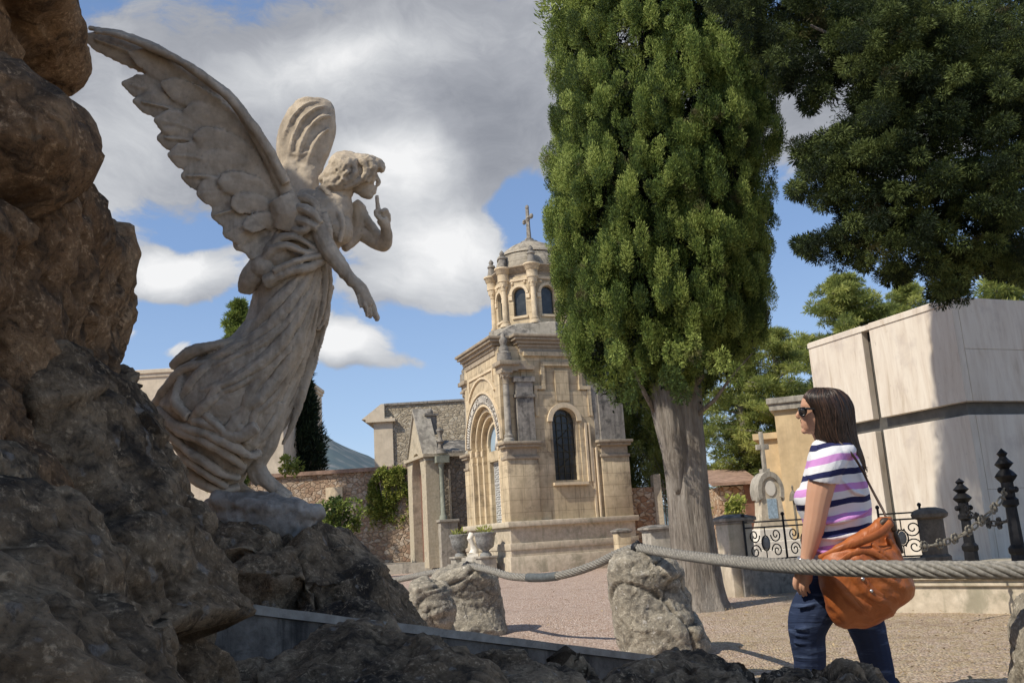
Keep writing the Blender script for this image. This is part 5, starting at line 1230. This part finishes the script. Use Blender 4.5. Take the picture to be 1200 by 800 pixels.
# ------------------------------------------------ steel cable strung on the boulders
def rope():
    K=[(380,694,12.2),(455,681,11.0),(500,672,10.2),(547,664,9.4),(572,667,8.9),(600,675,8.5),(640,676,8.1),(672,670,7.8),(700,660,7.5),(725,648,7.15),(747,642,6.9),(775,646,6.5),(810,651.5,6.0),(870,658.5,5.1),(930,663,4.35),(1000,665.5,3.9),(1080,667,3.7),(1150,667.5,3.6),(1230,668,3.5)]
    pts,_=crv(lambda a,b,c_:P(a,b,c_),1,[(x,y,d,1) for x,y,d in K],10)
    # resample
    L_=[0]
    for a,b in zip(pts,pts[1:]): L_.append(L_[-1]+(b-a).length)
    N=520; cp=[]; j=0
    for i in range(N+1):
        s=L_[-1]*i/N
        while j<len(L_)-2 and L_[j+1]<s: j+=1
        u=(s-L_[j])/max(1e-9,L_[j+1]-L_[j]); cp.append(pts[j].lerp(pts[j+1],u))
    root=empty('steel_cable',cp[0],0,'thick twisted grey cable sagging between the boulders in front of the woman','cable')
    RR=.037; pitch=.36; ns=7
    for k in range(ns):
        sp=[]
        for i,p in enumerate(cp):
            d=(cp[min(i+1,N)]-cp[max(i-1,0)]).normalized(); a,b,_=basis(d); s=L_[-1]*i/N; th=2*PI*(s/pitch+k/ns)
            sp.append(p+(a*math.cos(th)+b*math.sin(th))*(RR*.66)-cp[0])
        m=MB(); m.tube(sp,RR*.335,7); m.build('strand','cable_steel',root,smooth=True)
    # clamps and the tape sleeve
    for idx in (547,747):
        best=min(range(N),key=lambda i:abs(600+F*(cp[i]-CP).dot(RT)/(cp[i]-CP).dot(FW)-idx)); p=cp[best]-cp[0]; d=(cp[best+1]-cp[best]).normalized()
        m=MB(); m.tube([p-d*.03,p+d*.03],RR*1.25,14); m.ball(p+Vector((0,0,.045)),.016,8,6); m.tube([p+Vector((0,0,-.12)),p+Vector((0,0,.05))],.010,6); m.build('clamp','iron',root,smooth=True)
    sl=[i for i in range(N) if 618<600+F*(cp[i]-CP).dot(RT)/(cp[i]-CP).dot(FW)<655]
    if sl: MB().tube([cp[i]-cp[0] for i in sl],RR*1.07,14).build('sleeve','cable_dark',root,smooth=True)
rope()
# loose ground litter near the woman
def litter():
    g=np.random.default_rng(8); N=11000
    x=g.uniform(-3,9,N); y=5+14*g.random(N)**1.6; keep=(g.random(N)<np.clip(.25+.2*(x-.5),.1,1)); x=x[keep]; y=y[keep]; N=len(x)
    p=np.stack([x,y,np.full(N,.02)+g.random(N)*.02],1); a=g.uniform(0,2*PI,N); dr=np.stack([np.cos(a),np.sin(a),g.normal(size=N)*.25],1); sdv=np.stack([-np.sin(a),np.cos(a),g.normal(size=N)*.3],1)
    L_=g.uniform(.015,.04,N)[:,None]; W=g.uniform(.003,.011,N)[:,None]
    q=np.stack([p-dr*L_*.5,p+sdv*W,p+dr*L_*.5,p-sdv*W],1).reshape(-1,3)
    z=q[:,2]; 
    o=npmesh('leaf_litter',q,4,'litter',None,g.random(N)); tag(o,'dry straw and leaf litter strewn over the gravel','leaf litter',kind='stuff')
litter()
# ------------------------------------------------ the woman
WD=4.5; WS=WD/F
def Wp(x,y,z=0): return P(x,y,WD-z*WS)
def WT(mb,pts,n=12,flat=None,sub=3): return mb.tube(*crv(Wp,WS,pts,sub),n,flat)
WR=Matrix((RT,UP,-FW)).transposed()
def WB(mb,x,y,z,rx,ry,rz,ang=0,seg=16,rg=10): mb.ball(Wp(x,y,z),(rx*WS,ry*WS,rz*WS),seg,rg,WR@Matrix.Rotation(R(ang),3,'Z'))
def mats():
    m,t=newmat('skin'); o=t.coord('Object'); n=t.noise(o,9,4); col=t.mix(n,(.50,.27,.17),(.60,.35,.235))
    fin(t,col,.5,t.bump(t.noise(o,160,3),.3,.001),spec=.35); t.b.inputs['Subsurface Weight'].default_value=.06; t.b.inputs['Subsurface Radius'].default_value=(.02,.008,.004); MAT['skin']=m
    m,t=newmat('hair'); o=t.coord('Object'); a=t.attr('tint'); col=t.ramp(a,[(0,(.012,.008,.006)),(.6,(.035,.020,.013)),(1,(.085,.045,.028))])
    fin(t,col,.42,spec=.45); MAT['hair']=m
    # striped knit: bands follow the height on the cloth, slightly wavy
    m,t=newmat('striped_shirt'); o=t.coord('Object'); s=t.sep(o); w_=t.noise(o,5,2)
    tilt=t.math('ADD',s[2],t.math('MULTIPLY',s[0],-.10)); z=t.math('ADD',tilt,t.math('MULTIPLY',t.math('SUBTRACT',w_,.5),.035))
    ph=t.math('FRACT',t.math('MULTIPLY',t.math('SUBTRACT',z,.012),1/.136))
    W1=(.72,.72,.74); PK=(.55,.26,.56); NV=(.022,.025,.085)
    col=t.ramp(ph,[(0,NV),(.20,W1),(.46,PK),(.70,W1),(.995,NV)],'CONSTANT')
    fin(t,col,.85,t.bump(t.noise(o,300,2),.3,.001,t.bump(t.noise(t.mapv(o,(1,1,.7)),17,3,.5,.6),.5,.010)),spec=.15); MAT['striped_shirt']=m
    m,t=newmat('denim'); o=t.coord('Object'); n=t.noise(o,6,4); wv=t.noise(o,500,1); cr=t.noise(t.mapv(o,(4,4,26)),1.3,4,.6,.4)
    col=t.mix(n,(.014,.021,.050),(.033,.050,.100)); col=t.mix(t.smooth(cr,.52,.66,0,.5),col,(.10,.14,.24))
    fin(t,col,.85,t.bump(wv,.3,.001,t.bump(cr,.8,.010)),spec=.15); MAT['denim']=m
    m,t=newmat('tan_leather'); o=t.coord('Object'); n=t.noise(o,7,5,.6); cr=t.noise(t.mapv(o,(1,1,.6),rot=(0,R(40),0)),9,4,.6,1.0)
    col=t.ramp(n,[(.3,(.31,.080,.018)),(.7,(.47,.145,.035))]); col=t.mix(t.smooth(cr,.5,.7,0,.35),col,(.15,.035,.010))
    fin(t,col,.5,t.bump(t.noise(o,120,3),.25,.001,t.bump(cr,.9,.012)),spec=.5); MAT['tan_leather']=m
    plain('dark_strap',(.05,.03,.02),.5); plain('black_plastic',(.015,.014,.014),.2,0,.1); plain('shoe',(.05,.045,.04),.6); plain('steel',(.55,.55,.55),.3,.9,.1); plain('lens',(.02,.018,.018),.1,0,.1,5,.0005,.8)
mats()
def gy(x,y_guess,z=0,zt=0.0):
    """pixel row where the figure plane at x reaches world height zt"""
    y=y_guess
    for _ in range(6): y+= (Wp(x,y,z).z-zt)/WS
    return y
def woman():
    base=Wp(975,gy(975,800),0); base.z=0; root=empty('person',base,0,'woman with long dark hair, sunglasses, striped shirt and jeans walking left past the cable','person')
    b=MB()
    # head, neck
    b.loft(pl(Wp,[(458,952,972,8),(462,944,981,13),(468,939.5,986,16),(474,938,988,17),(480,938.5,989,17),(486,938.5,988,16.5),(492,939.5,985,15.5),(497,939.5,980,13.5),(502,940.5,974,11),(506,943,966,8),(508.5,947,960,4)],30))
    WT(b,[(940,477,0,2.2),(937.4,482,0,2.4),(934.6,487,0,2.6),(937.5,489.2,0,2.6)],8)    # nose
    WT(b,[(940,493.5,0,3.2),(938.2,494.4,0,2.2)],8); WT(b,[(940.5,498,0,3.2),(938.8,498,0,2.2)],8); WB(b,943,504.5,0,4,4,5)
    WB(b,962,484,16.5,3.5,5.5,2)
    WT(b,[(955,492,0,12),(962,504,0,11.5),(969,518,0,13),(976,532,0,18)],12)
    # torso under the clothes
    b.loft(pl(Wp,[(520,962,990,18),(535,955,1003,28),(560,950,1006,30),(600,948,1010,30),(640,952,1012,30),(670,955,1015,30)],24))
    # near arm
    WT(b,[(975,536,24,15),(967,550,30,15.5),(962,570,33,15),(958,590,35,13.5),(956,603,36,12.5),(953,620,36,12),(949,640,36,9.5),(946,652,36,7.5),(945,660,36,7.2),(944,668,36,8),(943,676,36,8.6),(942,682,36,7.5)],14)
    for (x,z,l) in ((936,35,16),(939.6,39,18.5),(943.4,41,17.5),(947,40,14)): WT(b,[(x+1,680,z,2.6),(x-1,680+l*.35,z+1,2.1),(x-.5,680+l*.7,z-1,1.9),(x+2,680+l,z-4,1.5)],8)
    WT(b,[(939,668,36,4),(934,675,37,3.8),(932,684,38,3.3),(933.5,690,38,2.4)],8)
    # far arm mostly hidden
    WT(b,[(976,540,-26,15),(974,570,-34,13),(970,600,-36,12),(964,630,-32,10),(956,650,-24,8),(951,664,-20,8),(949,676,-20,6)],12)
    for (x,z,l) in ((946,-22,14),(949,-19,16),(952,-17,15),(955,-18,12)): WT(b,[(x,676,z,3.3),(x-1,676+l*.5,z,3),(x+1,676+l,z,2.2)],7)
    remesh(b,'body','skin',.0032,root,4)
    # legs: jeans
    j=MB()
    j.loft(pl(Wp,[(640,950,1020,34),(655,946,1026,38),(675,945,1030,40),(695,950,1028,38),(708,962,1018,30)],28))
    ya=gy(944,815,18,.075)
    WT(j,[(975,680,17,27),(964,697,19,26),(953,715,20,25),(947,730,21,23),(946,745,20,20.5),(948,762,19,19),(949,778,18,18),(948,796,17,16),(947,ya-3,17,13)],16,None,4)
    yb=gy(1048,812,-16,.11)
    WT(j,[(1000,680,-16,27),(1006,705,-17,25),(1013,728,-17,22.5),(1020,748,-17,20),(1025,768,-17,19),(1030,786,-17,17.5),(1037,804,-17,15.5),(1044,yb-3,-16,12.5)],16,None,4)
    # crease folds
    g=random.Random(2)
    for (x0,y0,x1,y1,z) in [(936,728,960,722,40),(930,736,958,733,42),(932,744,962,742,40),(934,712,966,703,42),(958,700,985,692,40),(930,752,955,752,37),(940,786,962,782,32)]: WT(j,[(x0,y0,z-6,1.5),((x0+x1)/2,(y0+y1)/2+1.5,z,2.6),(x1,y1,z-6,1.5)],6)
    remesh(j,'jeans','denim',.0055,root,2,lambda p,n:.003*noise.fractal(p*12,1,2,3))
    # shoes
    for (x,y,z,t0) in ((944,ya,17,0),(1050,yb,-16,1)):
        s=MB(); yg=gy(x,y+10,z,0.012)
        if t0==0: WT(s,[(x+9,yg-6,z,7),(x,yg-8,z,9),(x-12,yg-6,z,8.5),(x-26,yg-4,z,7),(x-34,yg-3,z,4.5)],12)
        else: WT(s,[(x+4,yg-19,z,8),(x-4,yg-16,z,9),(x-14,yg-9,z,8),(x-24,yg-4,z,6.5),(x-31,yg-3,z,4)],12)
        remesh(s,'shoe','shoe',.005,root,1)
    # shirt
    s=MB()
    s.loft(pl(Wp,[(514,958,982,15),(518,953,990,20),(525,949,1000,28),(535,946,1008,34),(550,943,1013,37),(565,939,1017,38),(578,934,1020,39),(588,932,1021.5,39),(598,934,1022,38),(608,939,1022,37),(620,942,1023,38),(635,941,1026,41),(650,943,1030,43),(664,946,1032,43),(668,950,1028,38)],40,2.15))
    WB(s,948,584,16,17,16,19); WB(s,948,584,-16,17,16,19); WB(s,980,530,14,22,14,24,12)
    WT(s,[(980,532,20,16),(972,541,28,18.5),(966,553,32,18.5),(963.5,560,33,18.8),(963,562,33,18.5)],18)
    WT(s,[(972,535,-20,17),(964,548,-29,18),(958,560,-33,18)],14)
    for f in ([(945,606,32,1.5),(970,612,40,3),(1000,606,38,3),(1018,598,26,1.5)],[(944,622,34,1.5),(968,630,42,3.2),(1000,626,40,3),(1020,616,26,1.5)],[(950,642,38,1.5),(975,648,44,3),(1005,640,40,3),(1022,630,28,1.5)],[(985,560,37,1),(1000,575,36,2.5),(1014,580,26,1.5)],[(978,570,38,1),(965,580,36,2.5),(950,590,30,1.5)],[(958,522,24,2),(966,526,28,2.4),(978,526,28,2)]): WT(s,f,8)
    remesh(s,'shirt','striped_shirt',.0050,root,2,lambda p,n:.0035*noise.fractal(p*11,1,2,3))
    # hair: cap plus long strands
    HR=[(455,956,971,5),(457.5,950,983,13),(463,944,991,18.5),(470,943.5,996,21.5),(478,947,999,22.5),(486,951,1000,23),(495,953,1001,23),(505,955,1002,23),(515,958,1004,23),(525,966,1007,22),(535,978,1011,17),(545,993,1013.5,10),(552,1003,1013,4)]
    h=MB(); h.loft(pl(Wp,HR,32)); hairc=remesh(h,'hair_cap','hair',.005,None,2,lambda p,n:.003*noise.noise(Vector((p.x*60,p.y*60,p.z*8))))
    hr=MB(); g=random.Random(6); tints=[]
    for i in range(1150):
        th=g.uniform(0,2*PI); i0=g.choice([0,0,0,1,1,2,4]); i1=g.choice([8,9,10,11,12,12,12]); pts=[]; ph=g.uniform(0,6); out=g.uniform(.99,1.06)
        for k in range(i0,i1+1):
            y,l,r_,t_=HR[k]; a_=th+.10*math.sin(y*.07+ph); cx_=(l+r_)/2
            pts.append((cx_+(r_-l)/2*math.cos(a_)*out,y+g.uniform(-1,1),t_*math.sin(a_)*out,0.85*(1 if k<i1 else .3)*(1 if k>i0 else .6)))
        if i1>=11 and g.random()<.5: x_,y_,z_,_r=pts[-1]; pts.append((x_+g.uniform(-4,4),y_+g.uniform(2,9),z_,.2))
        n0=len(hr.f); WT(hr,pts,5,None,2); tints+=[g.random()]*(len(hr.f)-n0)
    me=bpy.data.meshes.new('hair'); me.from_pydata(hr.v,[],hr.f); me.update(); a=me.attributes.new('tint','FLOAT','FACE'); a.data.foreach_set('value',tints)
    ho=link('hair',me,'hair',None,True); to_local(ho,root)
    to_local(hairc,ho) if False else to_local(hairc,root)
    # sunglasses
    m=MB()
    WT(m,[(937.5,478,14,1.0),(937.2,484,14,1.1),(940,487.5,15,1.1),(944.5,484,16,1.1),(944,478,16,1.1),(937.5,478,14,1.0)],6)
    WT(m,[(935.5,478,0,1.1),(936,478,8,1.2),(937,478,14,1.2)],6); WT(m,[(943,478.5,16,1.6),(953,479,17.5,1.3),(962,480,17,1.0)],6); WT(m,[(943,478.5,-16,1.6),(953,479,-17.5,1.3),(962,480,-17,1.0)],6)
    sg=to_local(m.build('sunglasses','black_plastic',None,smooth=True),root)
    m=MB(); WB(m,941,482.5,15,3.6,4.8,1.2,8); WB(m,937.8,482.5,8,1.6,4.8,5.5,8); WB(m,937.8,482.5,-8,1.6,4.8,5.5,8); to_local(m.build('lens','lens',None,smooth=True),sg) if False else to_local(m.build('lens','lens',None,smooth=True),root)
    # watch / bracelet
    m=MB(); c0=Wp(945.5,655,36); ax=(Wp(945,660,36)-Wp(946,650,36)).normalized(); a,b_,_=basis(ax)
    m.tube([c0+(a*math.cos(k*PI/12)+b_*math.sin(k*PI/12))*9.2*WS for k in range(25)],1.8*WS,6); c1=c0+ax*4*WS; m.tube([c1+(a*math.cos(k*PI/12)+b_*math.sin(k*PI/12))*9.0*WS for k in range(25)],1.1*WS,6)
    to_local(m.build('bracelet','steel',None,smooth=True),root)
woman()
def bag():
    root=empty('shoulder_bag',Wp(1015,690,60),0,'tan orange leather shoulder bag hanging at the woman\'s hip','bag')
    ZC=58
    BG=[(606,1030,1044,5),(614,1022,1047,9),(624,1004,1048,13),(636,984,1049,17),(646,970,1052,21),(658,961,1060,25),(672,958,1067,28),(688,961,1072,29),(700,965,1068,28),(712,970,1057,26),(722,975,1044,22),(730,981,1030,17),(735,990,1014,10)]
    m=MB(); m.loft(pl(Wp,[(y,l,r,t,ZC-(8 if y<640 else 0)) for y,l,r,t in BG],36,2.5))
    zf=lambda x,y: ZC+zs(x,y,BG)*.97
    g=random.Random(8)
    for f,r_ in (([(968,652),(976,672),(990,694),(1008,712),(1024,722)],5),([(985,648),(996,668),(1014,690),(1034,704),(1052,708)],5.5),([(1004,642),(1018,660),(1040,680),(1062,690)],5.5),([(1022,636),(1036,650),(1054,666),(1066,676)],4.5),([(964,668),(968,690),(980,712),(996,726)],4.5),([(1040,630),(1048,644),(1058,660)],4),([(975,660),(1005,655),(1040,646)],4),([(1000,728),(1030,720),(1056,704)],3.5)):
        WT(m,[(x,y,zf(x,y)-1.0,r_*math.sin(PI*(.15+.7*i/(len(f)-1)))) for i,(x,y) in enumerate(f)],8,None,4)
    body=remesh(m,'body','tan_leather',.0055,root,2,lambda p,n:.008*noise.fractal(p*8,1,2,3)+.006*(1-abs(noise.noise(Vector((p.x*9+p.z*9,p.y*5,(p.z-p.x)*3))))*2.5))
    # top rim, flap band, straps, knots
    def strip(pts,w,name,mat='tan_leather',z=1.5):
        q=MB(); q.tube(*crv(Wp,WS,[(x,y,zf(x,y)+z if len(a)==0 else a[0],w) for x,y,*a in pts],5),10,(FW,.35)); return to_local(q.build(name,mat,None,smooth=True),root)
    strip([(962,654),(985,643),(1010,634),(1032,624),(1044,612)],4.5,'rim',z=2)
    strip([(960,668),(985,661),(1005,655),(1030,646),(1048,640)],2.2,'seam',z=.8)
    strip([(982,660),(996,650),(1014,646),(1032,652),(1044,664),(1047,678)],3.2,'handle',z=3)
    strip([(1000,664),(1010,678),(1022,692),(1034,700)],4.5,'flap_strap',z=2.5); strip([(975,676),(990,690),(1008,706),(1020,714)],4.8,'flap_strap',z=2.5)
    strip([(994,668),(1002,660),(1012,664),(1004,676),(996,672)],2.4,'knot',z=4)
    q=MB(); 
    for (x,y) in ((1011,678),(1021,692),(998,662)): q=MB(); q.ball(Wp(x,y,zf(x,y)+4),2.2*WS,8,6); to_local(q.build('stud','steel',None,smooth=True),root)
    q=MB(); q.tube(*crv(Wp,WS,[(1040,612,54,2.2),(1036,600,44,2.0),(1028,585,34,2.0),(1019,568,26,2.0),(1010,550,30,2),(1000,534,34,2),(988,522,28,2),(978,516,16,2),(970,520,0,2)],5),8,(RT,.6)); to_local(q.build('strap','dark_strap',None,smooth=True),root)
    q=MB(); q.tube(*crv(Wp,WS,[(1030,618,56,3.5),(1036,611,56,4.5),(1044,613,56,4),(1048,622,56,3)],4),8); q.tube(*crv(Wp,WS,[(1042,616,52,3.5),(1050,630,50,4),(1056,648,52,3)],4),8); to_local(q.build('strap_end','dark_strap',None,smooth=True),root)
bag()
bpy.context.view_layer.update()
